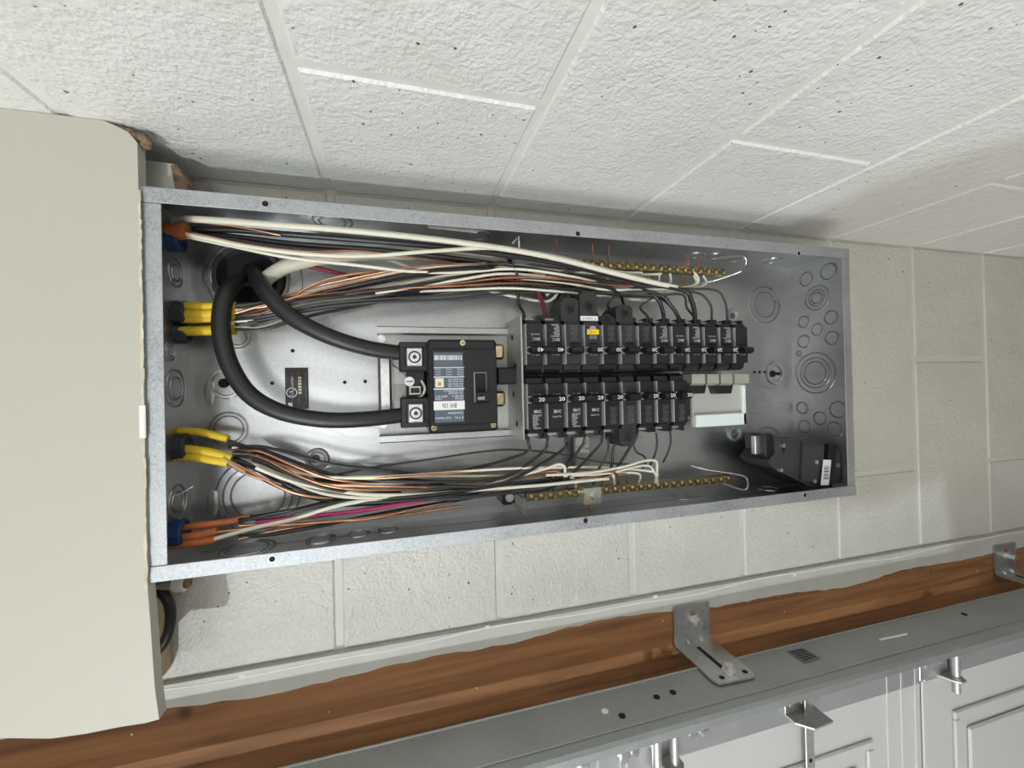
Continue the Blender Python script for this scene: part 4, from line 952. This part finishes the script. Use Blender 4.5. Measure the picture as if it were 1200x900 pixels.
def person():
    o = thing('person', 'person in a blue shirt and dark trousers standing upright by the garage door', 'person', (SBOT, 1.03, -1.18))
    def skin(name, mt, verts, edgs, rad):
        me = bpy.data.meshes.new(name); o0 = W(o['_o']); me.from_pydata([W(v)-o0 for v in verts], edgs, []); me.materials.append(MATS[mt])
        ob = bpy.data.objects.new(name, me); COL.objects.link(ob); ob.parent = o; ob['_o'] = o['_o']
        md = ob.modifiers.new('skin', 'SKIN'); md.use_smooth_shade = True
        if not me.skin_vertices: 
            bm = bmesh.new(); bm.from_mesh(me); bm.verts.layers.skin.verify(); bm.to_mesh(me); bm.free()
        for i, r in enumerate(rad): me.skin_vertices[0].data[i].radius = (r, r) if not isinstance(r, tuple) else r
        me.skin_vertices[0].data[0].use_root = True
        sb = ob.modifiers.new('sub', 'SUBSURF'); sb.levels = 2; sb.render_levels = 2
        return ob
    T0, N0 = 1.03, -1.18
    def q(h, x, y=0.0): return (Z0-h, T0+x, N0+y)
    V = [q(.95, 0), q(1.10, 0), q(1.28, 0), q(1.42, 0), q(1.50, 0, .01), q(1.585, 0, .025), q(1.66, 0, .015)]
    Rd = [.150, .145, .160, .105, .062, .092, .098]
    Eg = [(0, 1), (1, 2), (2, 3), (3, 4), (4, 5), (5, 6)]
    arms = []
    for sg in (-1, 1):
        k = len(V); arms.append(k)
        V += [q(1.40, sg*.17), q(1.13, sg*.23, -.01), q(.90, sg*.245, .05), q(.83, sg*.245, .065)]
        Rd += [.075, .052, .034, .036]; Eg += [(3, k), (k, k+1), (k+1, k+2), (k+2, k+3)]
        for fi, (dy, ln) in enumerate(((-.028, .072), (-.009, .085), (.010, .080), (.028, .062))):
            j = len(V); V += [q(.79, sg*.245, .065+dy), q(.79-ln*.55, sg*.243, .068+dy), q(.79-ln, sg*.235, .074+dy)]; Rd += [.012, .0105, .009]
            Eg += [(k+3, j), (j, j+1), (j+1, j+2)]
        j = len(V); V += [q(.845, sg*.235, .105), q(.81, sg*.230, .125)]; Rd += [.012, .010]; Eg += [(k+3, j), (j, j+1)]
    legs = []
    for sg in (-1, 1):
        k = len(V); legs.append(k)
        V += [q(.87, sg*.085), q(.49, sg*.095, .015), q(.10, sg*.10, -.01), q(.035, sg*.11, .10)]; Rd += [.10, .07, .048, .045]
        Eg += [(0, k), (k, k+1), (k+1, k+2), (k+2, k+3)]
    skin('body', 'skin', V, Eg, Rd)
    L, Rr = arms
    skin('shirt', 'shirt_blue', [V[2], V[1], q(.90, 0), V[3], V[L], q(1.24, -.21, -.005), V[Rr], q(1.24, .21, -.005), q(1.46, 0)], [(0, 1), (1, 2), (0, 3), (3, 4), (4, 5), (3, 6), (6, 7), (3, 8)], [.190, .186, .182, .135, .10, .085, .10, .085, .085])
    l, r = legs
    skin('trousers', 'trousers_dark', [q(1.04, 0), q(.96, 0), V[l], V[l+1], q(.08, -.10, -.01), V[r], V[r+1], q(.08, .10, -.01)], [(0, 1), (1, 2), (2, 3), (3, 4), (1, 5), (5, 6), (6, 7)], [.150, .160, .128, .095, .075, .128, .095, .075])
    for sg in (-1, 1):
        MB().ball((Z0-.04, T0+sg*.108, N0+.055), .06, 12, (.62, .85, 2.0)).build('shoe', 'handle_black', o, smooth=60)
        MB().ball(q(1.635, sg*.031, .092), .0125, 10).build('eye', 'label_white', o, smooth=60)
        MB().ball(q(1.61, sg*.088, .012), .024, 10, (1.3, .35, .8)).build('ear', 'skin', o, smooth=60)
    MB().ball(q(1.605, 0, .108), .016, 10, (1.7, .9, 1.1)).build('nose', 'skin', o, smooth=60)
    MB().ball(q(1.565, 0, .094), .024, 10, (.3, 1.1, .5)).build('mouth', 'wire_red', o, smooth=60)
    MB().ball(q(1.655, 0, -.012), .112, 18, (.92, .95, 1.04)).build('hair', 'hair_dark', o, smooth=60)
person()
for ob in bpy.data.objects:
    if '_o' in ob: del ob['_o']
